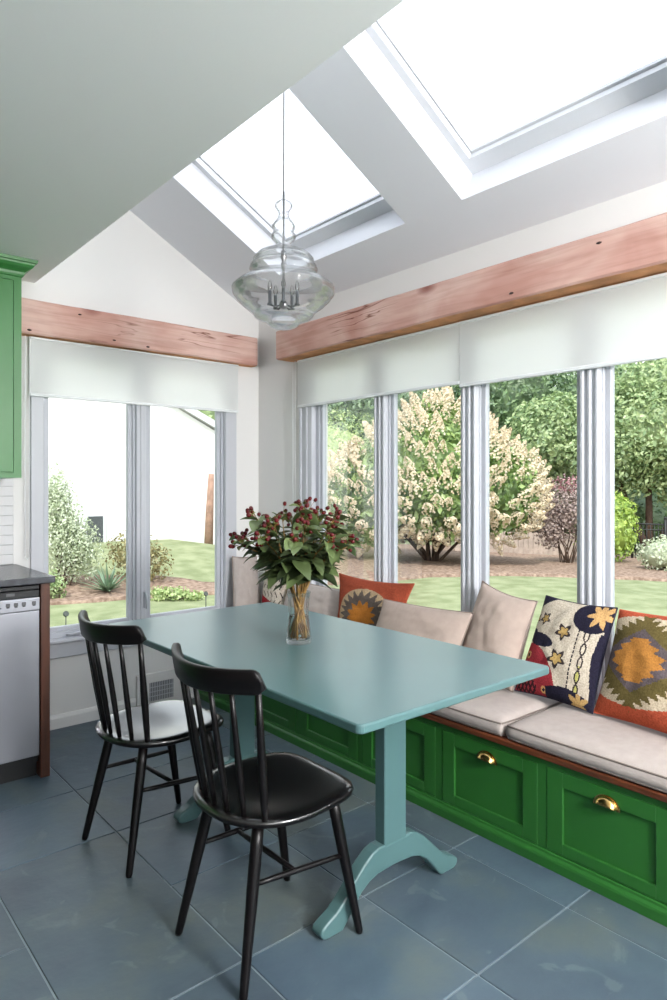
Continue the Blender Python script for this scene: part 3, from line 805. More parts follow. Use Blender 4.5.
def kilim_figures(u, v):
    def st(cx, cy, R, rot=0.3):
        dx, dy = (u - cx) * 0.92, (v - cy) * 1.12
        return star_pts(dx, dy, R, 5, 0.55, rot), star_pts(dx, dy, R * 0.62, 5, 0.5, rot)
    # navy patch and big sun star at the upper right
    if ((u - 0.80) / 0.24) ** 2 + ((v - 0.13) / 0.17) ** 2 < 1 or (u > 0.97 and v < 0.3):
        if star_pts((u - 0.88), (v - 0.10) * 1.1, 0.17, 7, 0.6, 0.2): return srgb(196, 156, 104)
        return NAVY
    if u > 0.93 + 0.02 * math.sin(v * 9) and v > 0.28: return NAVY
    if u + v * 1.6 < 0.22: return NAVY
    if v > 0.90 - 0.05 * math.sin((u - 0.4) * 6) and u > 0.44:
        if star_pts((u - 0.84), (v - 0.97), 0.13, 6, 0.6): return srgb(186, 152, 98)
        return NAVY
    # navy bird-like shape
    if ((u - 0.20) / 0.22) ** 2 + ((v - 0.45 - 0.10 * (u - 0.2)) / 0.065) ** 2 < 1 or ((u - 0.05) / 0.07) ** 2 + ((v - 0.40) / 0.05) ** 2 < 1: return NAVY
    # red fish-like blob
    if ((u - 0.10) / 0.47) ** 2 + ((v - 1.0) / 0.50) ** 2 < 1:
        for cx, cy in ((0.10, 0.62), (0.30, 0.74), (0.42, 0.93), (0.06, 0.80)):
            rr = math.hypot(u - cx, v - cy)
            if rr < 0.018: return NAVY
            if rr < 0.038: return srgb(220, 170, 110)
        if ((u - 0.16) / 0.16) ** 2 + ((v - 0.93) / 0.09) ** 2 < 1 and (tri(u * 17 + v * 9) < 0.42 or tri(u * 17 - v * 9) < 0.42): return srgb(60, 34, 40)
        return srgb(160, 54, 62)
    for cx, cy, R in ((0.18, 0.235, 0.085), (0.02, 0.25, 0.07), (0.51, 0.335, 0.105), (0.525, 0.60, 0.115)):
        a, b_ = st(cx, cy, R)
        if b_: return srgb(178, 148, 92)
        if a: return srgb(58, 50, 52)
    if 0.28 < v < 0.93:
        if abs(u - 0.70) < 0.008 and tri(v * 24) > 0.2: return srgb(50, 44, 50)
        w = 0.028 * math.sin(v * 24)
        if abs(abs(u - 0.80) - abs(w)) < 0.009: return srgb(58, 50, 50)
        if abs(u - 0.80) < abs(w) - 0.009 and v > 0.62: return srgb(190, 186, 110)
    return srgb(200, 188, 170)
def kilim_marks(u, v):
    if v > 0.62 + 0.25 * (u - 0.5): return srgb(140, 38, 44)
    if tri(u * 6 + 0.3 * math.sin(v * 20)) < 0.22 and tri(v * 7) < 0.6: return srgb(54, 46, 48)
    return srgb(196, 186, 172)

pillow('kilim_pillow', (2.465, 1.235, 0.855), (2.45, 0.845, 0.875), (2.30, 0.835, 0.478), (2.345, 1.275, 0.482), 0.070, M['kilim'],
       'kilim pillow with ochre star in olive diamond and coral corners at the right edge', N=110, colfn=kilim_olive, backcol=CORAL, pip=plain('coral_edge', CORAL, 0.95), seed=1.2, pinch=0.05)
pillow('kilim_pillow', (2.475, 1.555, 0.868), (2.455, 1.240, 0.862), (2.335, 1.275, 0.480), (2.345, 1.620, 0.484), 0.060, M['kilim'],
       'cream kilim pillow with stars, navy corners and a red patch', N=120, colfn=kilim_figures, backcol=NAVY, pip=plain('navy_edge', NAVY, 0.95), seed=2.4, pinch=0.05)
pillow('throw_pillow', (2.480, 1.885, 0.893), (2.440, 1.575, 0.845), (2.33, 1.62, 0.480), (2.355, 1.945, 0.480), 0.085, M['linen2'],
       'square taupe pillow standing behind the table corner, left of the star pillow', group='plain beige pillows on the bench', pip=M['linen_seam'], seed=3.1, pinch=0.09)
pillow('throw_pillow', (2.36, 2.40, 0.757), (2.365, 1.845, 0.767), (2.23, 1.855, 0.480), (2.22, 2.40, 0.480), 0.062, M['linen2'],
       'long low beige pillow leaning in front of the rust kilim pillow', group='plain beige pillows on the bench', pip=M['linen_seam'], seed=4.7, pinch=0.05)
pillow('kilim_pillow', (2.465, 2.865, 0.832), (2.475, 2.300, 0.835), (2.40, 2.36, 0.480), (2.37, 2.80, 0.480), 0.060, M['kilim'],
       'rust orange kilim pillow with golden star in a tan serrated ring', N=110, colfn=kilim_rust, backcol=RUST, pip=plain('rust_edge', RUST, 0.95), seed=5.5, pinch=0.10)
pillow('throw_pillow', (2.48, 3.36, 0.745), (2.50, 2.77, 0.735), (2.45, 2.80, 0.480), (2.38, 3.34, 0.480), 0.055, M['linen'],
       'pale beige pillow half hidden behind the glass vase', group='plain beige pillows on the bench', pip=M['linen_seam'], seed=6.1, pinch=0.04)
pillow('throw_pillow', (2.285, 3.715, 0.872), (2.470, 3.715, 0.862), (2.450, 3.62, 0.482), (2.225, 3.60, 0.482), 0.050, M['linen'],
       'tall pale pillow leaning on the back wall in the far corner', group='plain beige pillows on the bench', pip=M['linen_seam'], seed=7.3, pinch=0.04)
pillow('kilim_pillow', (2.460, 3.590, 0.800), (2.490, 3.370, 0.800), (2.42, 3.36, 0.482), (2.40, 3.555, 0.482), 0.045, M['kilim'],
       'white and red patterned pillow with black marks in the far corner, left of the vase', N=60, colfn=kilim_marks, backcol=CREAM, pip=plain('cream_edge', CREAM, 0.95), seed=8.8, pinch=0.05)

# ------------------------------------------------------------------ vase and bouquet
VX, VY, VZ = 1.480, 1.948, 0.7505
vs = thing('glass_vase', (VX, VY, VZ), 'clear waisted glass vase of stems standing on the teal table', 'vase')
outp = [(0.0, 0.0), (0.041, 0.0), (0.0465, 0.003), (0.0475, 0.012), (0.045, 0.04), (0.0405, 0.075), (0.0375, 0.105), (0.0375, 0.135), (0.040, 0.165), (0.0445, 0.187)]
inp = [(0.043, 0.188), (0.0385, 0.165), (0.0357, 0.135), (0.0357, 0.105), (0.0385, 0.075), (0.043, 0.04), (0.044, 0.022), (0.041, 0.0165), (0.0, 0.016)]
MB().lathe(outp + inp, (VX, VY, VZ), 40).build('vessel', M['vase'], vs)
wp = [(0.0, 0.018), (0.0405, 0.018), (0.0422, 0.04), (0.0378, 0.075), (0.035, 0.10), (0.0, 0.10)]
MB().lathe(wp, (VX, VY, VZ), 32).build('water', M['water'], vs)

bq = thing('bouquet', (VX, VY, VZ + 0.02), 'bouquet of red hypericum berry sprigs with dark green leaves in the vase', 'flowers')
rb = random.Random(21)
def leaf_geo(mb, base, direction, up, L, W, droop=0.25):
    """one ovate leaf, folded along its midrib and drooping"""
    d = Vector(direction).normalized(); s = d.cross(Vector(up)).normalized()
    if s.length < 0.1: s = Vector((1, 0, 0))
    n = s.cross(d).normalized(); NL = 7; vv = []
    for i in range(NL + 1):
        t = i / NL; w = W * max(0.0, math.sin(PI * t ** 0.85)) ** 0.75 * (1 - 0.15 * t) * 0.5
        if i in (0, NL): w = W * 0.02
        c = Vector(base) + d * (L * t) + n * (-droop * L * t * t)
        vv += [c - s * w + n * w * 0.35, c, c + s * w + n * w * 0.35]
    fs = []
    for i in range(NL):
        a = 3 * i
        fs += [(a, a + 1, a + 4, a + 3), (a + 1, a + 2, a + 5, a + 4)]
    mb.raw(vv, fs, True)
me_b = None
# view-independent dome of sprigs
heads = []
for k in range(5): a = 2 * PI * k / 5 + 0.4; heads.append((0.085, a, 0.505))
for k in range(8): a = 2 * PI * k / 8 + 0.2; heads.append((0.145, a, 0.470))
for k in range(11): a = 2 * PI * k / 11; heads.append((0.200, a, 0.410))
heads.append((0.01, 0, 0.52))
for hi, (r_, a, z) in enumerate(heads):
    r_ += rb.uniform(-0.02, 0.02); z += rb.uniform(-0.025, 0.02); a += rb.uniform(-0.12, 0.12)
    top = Vector((VX + r_ * math.cos(a), VY + r_ * math.sin(a), VZ + z - 0.03))
    rim = Vector((VX + 0.024 * math.cos(a) * min(1, r_ / 0.1), VY + 0.024 * math.sin(a) * min(1, r_ / 0.1), VZ + 0.185))
    bot = Vector((VX - 0.034 * math.cos(a + rb.uniform(-.9, .9)), VY - 0.034 * math.sin(a + rb.uniform(-.9, .9)), VZ + 0.022))
    ctrl = rim + (rim - bot).normalized() * 0.13
    pts = [bot, bot.lerp(rim, 0.5) + Vector((rb.uniform(-.012, .012), rb.uniform(-.012, .012), 0)), rim] + [rim * (1 - t) ** 2 + ctrl * 2 * t * (1 - t) + top * t * t for t in (0.25, 0.5, 0.75, 1.0)]
    mb = MB(); mb.tube(pts, [0.0036, 0.0036, 0.0030, 0.0022, 0.002, 0.0018, 0.0016], 6)
    tdir = (pts[-1] - pts[-2]).normalized()
    # small stalks carrying the berries
    bp = []
    nb = rb.randint(7, 10)
    for q in range(nb):
        off = Vector((rb.gauss(0, 1), rb.gauss(0, 1), rb.gauss(0.2, 0.7))); off.normalize()
        pos = top + tdir * rb.uniform(-0.012, 0.03) + off * rb.uniform(0.016, 0.034)
        bp.append(pos); mb.tube([top - tdir * 0.02, top + (pos - top) * 0.4, pos], 0.0009, 5)
    sp = mb.build('berry_sprig', M['stem'], bq)
    for pos in bp:
        if me_b is None:
            m2 = MB(); m2.ball((0, 0, 0), 0.0074, 2, (1, 1, 1.15)); m2.mi = 1
            for q in range(5):
                an = 2 * PI * q / 5; m2.raw([(0, 0, -0.0086), (0.006 * math.cos(an - .5), 0.006 * math.sin(an - .5), -0.0078), (0.011 * math.cos(an), 0.011 * math.sin(an), -0.0062), (0.006 * math.cos(an + .5), 0.006 * math.sin(an + .5), -0.0078)], [(0, 1, 2, 3)])
            o = m2.build('berry', [M['berry'], M['calyx']], None); me_b = o.data
        else:
            o = bpy.data.objects.new('berry', me_b); C.objects.link(o)
        o.parent = sp; o.location = pos - bq.location
        dv = (pos - top).normalized(); o.rotation_euler = dv.to_track_quat('Z', 'Y').to_euler(); o.scale = [rb.uniform(0.85, 1.15)] * 3
    mb = MB()
    for t, cnt in ((0.18, 1), (0.32, 2), (0.46, 2), (0.60, 2), (0.74, 2), (0.86, 2), (0.97, 2)):
        p = rim * (1 - t) ** 2 + ctrl * 2 * t * (1 - t) + top * t * t
        for q in range(cnt):
            an = a + rb.uniform(-1.5, 1.5) + (PI * q if r_ < 0.1 else 0)
            dv = Vector((math.cos(an), math.sin(an), rb.uniform(-0.25, 0.75)))
            L = rb.uniform(0.065, 0.105) * (1.1 if t < 0.7 else 0.85)
            leaf_geo(mb, p, dv, (rb.uniform(-.4, .4), rb.uniform(-.4, .4), 1), L, L * rb.uniform(0.55, 0.70), rb.uniform(0.1, 0.5))
    mb.build('leaves', M['leaf'], sp)

# ------------------------------------------------------------------ pendant
PX, PY = 1.4415, 1.988
PZ = 1.895                       # lowest point of the glass
zc = Z0 + K * (XR - PX)
pn = thing('pendant_light', (PX, PY, zc), 'clear blown glass tiered pendant light hanging over the teal table', 'lamp')
MB().lathe([(0.0, 0.02), (0.062, 0.02), (0.062, -0.03), (0.055, -0.042), (0.012, -0.05), (0.0, -0.05)], (PX, PY, zc), 28).build('ceiling_canopy', M['chrome'], pn)
mb = MB(); mb.tube([(PX, PY, zc - 0.04), (PX + 0.001, PY, 2.8), (PX, PY, 2.40)], 0.0032, 8); mb.build('cord', M['cordm'], pn)
prof = [(0.0, 0.0), (0.028, 0.003), (0.052, 0.013), (0.062, 0.026), (0.072, 0.032), (0.098, 0.040), (0.112, 0.054), (0.114, 0.064), (0.128, 0.074), (0.152, 0.092), (0.174, 0.114), (0.187, 0.134), (0.190, 0.146), (0.184, 0.158), (0.166, 0.172), (0.142, 0.182),
        (0.128, 0.190), (0.121, 0.200), (0.122, 0.214), (0.127, 0.222), (0.121, 0.234), (0.112, 0.240), (0.112, 0.250), (0.108, 0.264), (0.094, 0.277), (0.076, 0.286), (0.058, 0.292), (0.040, 0.296), (0.030, 0.304), (0.028, 0.312),
        (0.034, 0.322), (0.044, 0.332), (0.047, 0.342), (0.042, 0.353), (0.038, 0.360), (0.043, 0.370), (0.0435, 0.380), (0.036, 0.394), (0.026, 0.404), (0.022, 0.416), (0.020, 0.428), (0.027, 0.440), (0.034, 0.450), (0.034, 0.458), (0.026, 0.468), (0.012, 0.474), (0.009, 0.482), (0.007, 0.49)]
# smooth the profile a little by subdivision
def chaikin(p, it=2):
    for _ in range(it):
        q = [p[0]]
        for a, b in zip(p, p[1:]): q += [(a[0] * .75 + b[0] * .25, a[1] * .75 + b[1] * .25), (a[0] * .25 + b[0] * .75, a[1] * .25 + b[1] * .75)]
        q.append(p[-1]); p = q
    return p
pr = chaikin(prof, 1)
pr = [(r + (0.0013 * math.sin(z * 2 * PI / 0.021) * min(1, (r - 0.05) / 0.05) if r > 0.05 and 0.03 < z < 0.29 else 0), z) for r, z in chaikin(prof, 2)]
inn = [(max(r - 0.003, 0.0004), z + (0.003 if z < 0.05 else 0.0)) for r, z in pr][::-1]
MB().lathe(pr + inn, (PX, PY, PZ), 64).build('glass_shade', M['blown'], pn)
mb = MB(); mb.tube([(PX, PY, 2.40), (PX, PY, PZ + 0.09)], 0.0045, 10)
mb.lathe([(0.0, 0.29), (0.010, 0.288), (0.011, 0.262), (0.007, 0.256), (0.007, 0.248), (0.010, 0.243), (0.010, 0.225), (0.005, 0.22)], (PX, PY, PZ), 16)
mb.lathe([(0.0, 0.075), (0.012, 0.078), (0.018, 0.088), (0.016, 0.1), (0.006, 0.108)], (PX, PY, PZ), 20)
mb.build('center_rod', M['chrome'], pn)
for k in range(5):
    a = 2 * PI * k / 5 + 0.3; c, s_ = math.cos(a), math.sin(a); R_ = 0.052
    mb = MB(); mb.tube([(PX + 0.012 * c, PY + 0.012 * s_, PZ + 0.09), (PX + 0.032 * c, PY + 0.032 * s_, PZ + 0.082), (PX + R_ * c, PY + R_ * s_, PZ + 0.088)], 0.0032, 8)
    mb.lathe([(0.0, 0.086), (0.010, 0.086), (0.010, 0.092), (0.0065, 0.093), (0.0065, 0.138), (0.0, 0.138)], (PX + R_ * c, PY + R_ * s_, PZ), 14)
    ar = mb.build('candle_arm', M['candle'], pn)
    mb = MB(); mb.lathe([(0.003, 0.138), (0.0075, 0.146), (0.0085, 0.155), (0.005, 0.170), (0.001, 0.178)], (PX + R_ * c, PY + R_ * s_, PZ), 12); mb.build('bulb', M['bulb'], ar)

# ------------------------------------------------------------------ kitchen run at the left edge
YK = 3.172
# counter top
mb = MB(); mb.box(-1.2, 1.002, YK - 0.022, YB - 0.001, 0.884, 0.914, 0.004, 2)
tag(mb.build('countertop', M['counter']), 'dark stone countertop over the dishwasher at the left edge', 'countertop', None, 'thing')
mb = MB(); mb.box(0.944, 0.985, YK, YB - 0.002, 0.0, 0.884, 0.002, 1)
tag(mb.build('end_panel', M['walnut']), 'reddish brown wooden end panel beside the dishwasher', 'panel', None, 'thing')
dw = thing('dishwasher', (0.64, 3.45, 0), 'stainless steel dishwasher under the dark countertop', 'dishwasher')
MB().box(0.343, 0.941, YK + 0.03, YB - 0.02, 0.07, 0.875).build('body', M['darkplastic'], dw)
mb = MB(); mb.box(0.345, 0.940, YK + 0.002, YK + 0.032, 0.105, 0.762, 0.004, 2); mb.build('door', M['steel'], dw)
cp = MB().box(0.345, 0.940, YK, YK + 0.03, 0.764, 0.822, 0.003, 2).build('control_panel', M['steel'], dw)
for k in range(6):
    x = 0.915 - 0.033 * k - (0.01 if k else 0)
    mb = MB(); mb.box(x - 0.009, x + 0.009, YK - 0.002, YK + 0.004, 0.790, 0.806, 0.002, 1); mb.build('button', M['grille'] if k < 4 else M['steel'], cp)
    mb = MB(); mb.box(x - 0.006, x + 0.006, YK - 0.0035, YK, 0.786, 0.790); mb.build('button_mark', M['darkplastic'], cp)
mb = MB(); mb.box(0.345, 0.940, YK + 0.006, YK + 0.03, 0.824, 0.856, 0.002, 1); hp = mb.build('handle_recess', M['darkplastic'], dw)
MB().box(0.80, 0.835, YK + 0.0045, YK + 0.008, 0.836, 0.848).build('display', M['grille'], hp)
mb = MB(); mb.box(0.345, 0.940, YK + 0.010, YK + 0.03, 0.858, 0.876, 0.002, 1); mb.build('top_strip', M['darkplastic'], dw)
mb = MB(); mb.box(0.345, 0.940, YK + 0.05, YK + 0.08, 0.0, 0.10); mb.build('toe_kick', M['darkplastic'], dw)
bc = thing('base_cabinet', (0.0, 3.45, 0), 'green base cabinet left of the dishwasher', 'cabinet')
MB().box(-1.2, 0.340, YK + 0.02, YB - 0.002, 0.1, 0.884).build('body', M['green2'], bc)
MB().box(-1.2, 0.340, YK + 0.07, YB - 0.002, 0.0, 0.1).build('toe_kick', M['darkplastic'], bc)
for a, b in ((-1.19, -0.70), (-0.69, -0.18), (-0.17, 0.335)):
    mb = MB(); mb.box(a, b, YK, YK + 0.02, 0.11, 0.875, 0.002, 1); d = mb.build('door', M['green2'], bc)
    MB().box(b - 0.05, b - 0.03, YK - 0.025, YK - 0.001, 0.70, 0.82, 0.006).build('pull', M['brass'], d)
# subway tiles
mb = MB(); mb.box(-1.2, 0.985, YB - 0.004, YB - 0.0005, 0.914, 1.375); mb.mi = 1
row, z = 0, 0.9165
while z < 1.37:
    x = 0.985 - (0.0 if row % 2 else 0.075)
    if row % 2 == 0: mb.box(0.985 - 0.0735, 0.985, YB - 0.010, YB - 0.003, z, min(z + 0.049, 1.374), 0.0015, 1)
    while x > -1.2:
        x1 = x; x0_ = max(x - 0.15, -1.2)
        mb.box(x0_ + 0.0015, x1 - 0.0015, YB - 0.010, YB - 0.003, z, min(z + 0.049, 1.374), 0.0015, 1); x -= 0.15
    z += 0.051; row += 1
o = struct(mb.build('trim_backsplash', [M['grout_w'], M['tile']]))
# upper cabinet
YU = 3.447
wc = thing('wall_cabinet', (0.5, 3.6, 1.364), 'green wall cabinet with crown moulding at the upper left edge', 'cabinet')
MB().box(-0.2, 0.937, YU + 0.02, YB - 0.001, 1.364, 2.35).build('body', M['green2'], wc)
mb = MB()
mb.box(0.902, 0.937, YU, YU + 0.021, 1.364, 2.345); mb.box(-0.2, 0.902, YU, YU + 0.021, 1.364, 1.390); mb.box(-0.2, 0.902, YU, YU + 0.021, 2.315, 2.345); mb.box(0.395, 0.425, YU, YU + 0.021, 1.39, 2.315)
mb.build('face_frame', M['green2'], wc)
for a, b in ((0.427, 0.900), (-0.198, 0.393)):
    mb = MB(); st = 0.072; z0, z1 = 1.392, 2.313
    mb.box(a, a + st, YU - 0.001, YU + 0.019, z0, z1, 0.0015, 1); mb.box(b - st, b, YU - 0.001, YU + 0.019, z0, z1, 0.0015, 1)
    mb.box(a + st, b - st, YU - 0.001, YU + 0.019, z0, z0 + st, 0.0015, 1); mb.box(a + st, b - st, YU - 0.001, YU + 0.019, z1 - st, z1, 0.0015, 1)
    d = mb.build('door', M['green2'], wc)
    MB().box(a + st - 0.001, b - st + 0.001, YU + 0.010, YU + 0.018, z0 + st - 0.001, z1 - st + 0.001).build('recessed_panel', M['green2'], d)
cr = [(0.0, 2.333), (0.006, 2.336), (0.010, 2.345), (0.012, 2.356), (0.024, 2.366), (0.040, 2.376), (0.048, 2.388), (0.050, 2.396), (0.058, 2.398), (0.060, ZFLAT - 0.001)]
bm = bmesh.new(); rows = []
for off, z in cr:
    rows.append([bm.verts.new(p) for p in ((-0.2, YU - off, z), (0.937 + off, YU - off, z), (0.937 + off, YB - 0.001, z))])
for p, q in zip(rows, rows[1:]):
    for k in range(2): bm.faces.new((p[k], p[k + 1], q[k + 1], q[k]))
tl = rows[-1]; bk = bm.verts.new((-0.2, YB - 0.001, cr[-1][1])); bm.faces.new((tl[0], tl[1], tl[2], bk))
bmesh.ops.recalc_face_normals(bm, faces=bm.faces)
mb = MB(); mb.absorb(bm); mb.build('crown_moulding', M['green2'], wc)
# floor level vent register on the back wall
vt = thing('wall_vent', (1.81, YB - 0.01, 0.0), 'white wall vent with dark slotted grille low on the back wall behind the chairs', 'vent')
mb = MB(); mb.box(1.660, 1.960, YB - 0.022, YB - 0.001, 0.002, 0.205, 0.004, 2); mb.build('plate', M['wall'], vt)
MB().box(1.738, 1.892, YB - 0.0235, YB - 0.021, 0.040, 0.150).build('grille_back', M['grille'], vt)
mb = MB()
for k in range(14):
    x = 1.738 + 0.154 * (k + 0.5) / 14; mb.box(x - 0.0022, x + 0.0022, YB - 0.026, YB - 0.0225, 0.040, 0.150)
for z in (0.068, 0.095, 0.122): mb.box(1.738, 1.892, YB - 0.0258, YB - 0.0225, z - 0.002, z + 0.002)
mb.build('grille', M['trim'], vt)

# ------------------------------------------------------------------ garden
GZ = -0.2
def gz(x, y):
    e = max(0.0, x - 8.0) ; z = GZ - 0.045 * max(0.0, e - 1.5) * (1 if x > 0 else 0)
    if y > 9.3 and x < 9.0:
        w = min(1, max(0, (9.0 - x) / 2.5)); z += w * min(0.42, 0.14 * (y - 9.3))
    return z
M['grass'] = plain('lawn_grass', srgb(118, 126, 92), 0.95, spec=0.1, col2=srgb(144, 149, 116), scale=3.5, bump=0.8, bscale=40)
M['mulch'] = plain('bark_mulch', srgb(112, 92, 80), 0.95, spec=0.1, col2=srgb(160, 138, 122), scale=14, bump=1.0, bscale=30)
M['ext_wall'] = plain('neighbour_wall', srgb(238, 238, 236), 0.8)
M['ext_trim'] = plain('neighbour_trim', srgb(214, 216, 220), 0.7)
M['dark_win'] = plain('dark_window', srgb(72, 76, 80), 0.3)
M['bark'] = plain('bark', srgb(84, 66, 54), 0.9, var=0.25, scale=10)
M['post'] = plain('brown_post', srgb(150, 120, 104), 0.9, var=0.2, scale=10)
M['fencewood'] = plain('weathered_fence', srgb(176, 160, 150), 0.9, var=0.15, scale=5)
M['iron'] = plain('black_iron', srgb(22, 24, 24), 0.5)
M['stake'] = plain('stake_metal', srgb(66, 70, 66), 0.5)
L_ = {}
L_['hyd'] = leaf_mat('hydrangea_leaf', srgb(84, 118, 52), srgb(158, 182, 104), 0.5, 0.3)
L_['panicle'] = leaf_mat('hydrangea_petal', srgb(206, 186, 156), srgb(238, 226, 206), 0.7, 0.3, gloss=0.0)
L_['dark'] = leaf_mat('dark_tree_leaf', srgb(62, 92, 58), srgb(128, 154, 102), 0.5, 0.25)
L_['mid'] = leaf_mat('mid_tree_leaf', srgb(108, 138, 84), srgb(186, 202, 144), 0.5, 0.3)
L_['lite'] = leaf_mat('light_tree_leaf', srgb(132, 158, 88), srgb(196, 208, 146), 0.5, 0.3)
L_['lime'] = leaf_mat('lime_shrub_leaf', srgb(126, 158, 50), srgb(184, 204, 96), 0.5, 0.3)
L_['purple'] = leaf_mat('purple_shrub_leaf', srgb(122, 100, 98), srgb(182, 162, 152), 0.6, 0.2)
L_['pink'] = leaf_mat('pink_bloom', srgb(150, 96, 104), srgb(190, 140, 144), 0.6, 0.2)
L_['pale'] = leaf_mat('pale_shrub_leaf', srgb(158, 172, 132), srgb(216, 222, 198), 0.6, 0.3)
L_['olive'] = leaf_mat('olive_shrub_leaf', srgb(110, 100, 62), srgb(168, 158, 104), 0.6, 0.3)
L_['yucca'] = leaf_mat('yucca_leaf', srgb(84, 112, 86), srgb(140, 164, 132), 0.5, 0.2)

mb = MB(); nx, ny = 70, 70; vv = []
for j in range(ny + 1):
    for i in range(nx + 1):
        x = -12 + 62 * (i / nx); y = -14 + 64 * (j / ny)
        z = gz(x, y)
        if x < XR + 0.6 and y < YB + 0.6: z = GZ
        vv.append((x, y, z - 0.0))
fs = [(j * (nx + 1) + i, j * (nx + 1) + i + 1, (j + 1) * (nx + 1) + i + 1, (j + 1) * (nx + 1) + i) for j in range(ny) for i in range(nx)]
mb.raw(vv, fs, True); struct(mb.build('lawn', M['grass']))
def bed(name, pts, seed, kind='structure'):
    """mulch bed: a low mounded patch that follows the ground"""
    b = bmesh.new(); n = len(pts)
    cx = sum(p[0] for p in pts) / n; cy = sum(p[1] for p in pts) / n
    outer = []
    for k in range(n):
        a, c = pts[k], pts[(k + 1) % n]
        for s in range(8):
            t = s / 8; x = a[0] + (c[0] - a[0]) * t; y = a[1] + (c[1] - a[1]) * t
            outer.append((x + 0.10 * noise.noise((x * 1.7, y * 1.7, seed)), y + 0.10 * noise.noise((x * 1.7, y * 1.7, seed + 5))))
    rings = []
    for f in (1.0, 0.985, 0.9, 0.75, 0.6, 0.45, 0.3, 0.15):
        ring = []
        for x, y in outer:
            X, Y = cx + (x - cx) * f, cy + (y - cy) * f
            ring.append(b.verts.new((X, Y, gz(X, Y) + (-0.03 if f == 1.0 else 0.045 + 0.025 * noise.noise((X * 3, Y * 3, seed))))))
        rings.append(ring)
    m = len(outer)
    for p, q in zip(rings, rings[1:]):
        for k in range(m): b.faces.new((p[k], p[(k + 1) % m], q[(k + 1) % m], q[k]))
    b.faces.new(rings[-1]); bmesh.ops.recalc_face_normals(b, faces=b.faces)
    mb = MB(); mb.absorb(b, True); return struct(mb.build(name, M['mulch']))
bed('mulch_bed', [(5.9, 8.1), (8.5, 7.5), (10.0, 6.7), (11.1, 5.7), (12.2, 4.5), (16, 2), (22, 4), (18, 12), (12, 15), (7.5, 12.5)], 1.0)
bed('mulch_bed', [(1.0, 9.3), (2.6, 8.95), (4.0, 8.55), (5.2, 8.2), (5.6, 9.0), (4.6, 9.9), (3.0, 10.5), (1.0, 10.6)], 2.0)

def leaf_cloud(mb, blobs, n, size, rnd, shell=0.72, aspect=0.55, flat=0.0):
    tot = sum(b[1][0] * b[1][2] for b in blobs)
    for c, r in blobs:
        m = int(n * r[0] * r[2] / tot)
        for _ in range(m):
            d = Vector((rnd.gauss(0, 1), rnd.gauss(0, 1), rnd.gauss(0, 1))).normalized()
            k = shell + (1 - shell) * rnd.random() + 0.10 * noise.noise((d.x * 2.3 + c[0], d.y * 2.3 + c[1], d.z * 2.3 + c[2])) * 2
            p = Vector((c[0] + d.x * r[0] * k, c[1] + d.y * r[1] * k, c[2] + d.z * r[2] * k))
            nrm = (d + Vector((rnd.gauss(0, .6), rnd.gauss(0, .6), rnd.gauss(0.3, .6)))).normalized()
            t = nrm.cross(Vector((rnd.gauss(0, 1), rnd.gauss(0, 1), rnd.gauss(0, 1)))).normalized(); s = nrm.cross(t)
            L = size * rnd.uniform(0.6, 1.3); W = L * aspect
            mb.raw([p - t * L * .5, p + s * W * .5 + nrm * L * .06, p + t * L * .5, p - s * W * .5 + nrm * L * .06], [(0, 1, 2, 3)])
def core(mb, blobs, f=0.7, sub=3):
    for c, r in blobs:
        b = bmesh.new(); bmesh.ops.create_icosphere(b, subdivisions=sub, radius=1.0)
        for v in b.verts:
            d = v.co.normalized(); k = f * (1 + 0.22 * noise.noise((d.x * 2.5 + c[0], d.y * 2.5, d.z * 2.5)))
            v.co = Vector((c[0] + d.x * r[0] * k, c[1] + d.y * r[1] * k, c[2] + d.z * r[2] * k))
        mb.absorb(b, True)
def plant(name, x, y, blobs, n, size, mat, label, cat, group=None, stems=4, stem_r=0.05, seed=1, spread=0.5, shell=0.72, cf=0.7):
    """foliage plus woody stems; blobs are given relative to the foot of the plant"""
    rnd = random.Random(seed); z = gz(x, y)
    r = thing(name, (x, y, z), label, cat, group)
    B = [((x + c[0], y + c[1], z + c[2]), rr) for c, rr in blobs]
    mb = MB()
    if cf: core(mb, B, cf)
    leaf_cloud(mb, B, n, size, rnd, shell); mb.build('foliage', mat, r)
    mb = MB()
    for k in range(stems):
        c, rr = B[k % len(B)]; a = rnd.uniform(0, 2 * PI)
        p0 = Vector((x + 0.12 * spread * math.cos(a), y + 0.12 * spread * math.sin(a), z - 0.05))
        p2 = Vector((c[0] + rr[0] * spread * rnd.uniform(-.6, .6), c[1] + rr[1] * spread * rnd.uniform(-.6, .6), c[2]))
        p1 = p0.lerp(p2, 0.5) + Vector((rnd.uniform(-.1, .1), rnd.uniform(-.1, .1), 0.05)) * spread
        mb.tube([p0, p1, p2], [stem_r, stem_r * 0.75, stem_r * 0.4], 7)
    mb.build('stems', M['bark'], r)
    return r
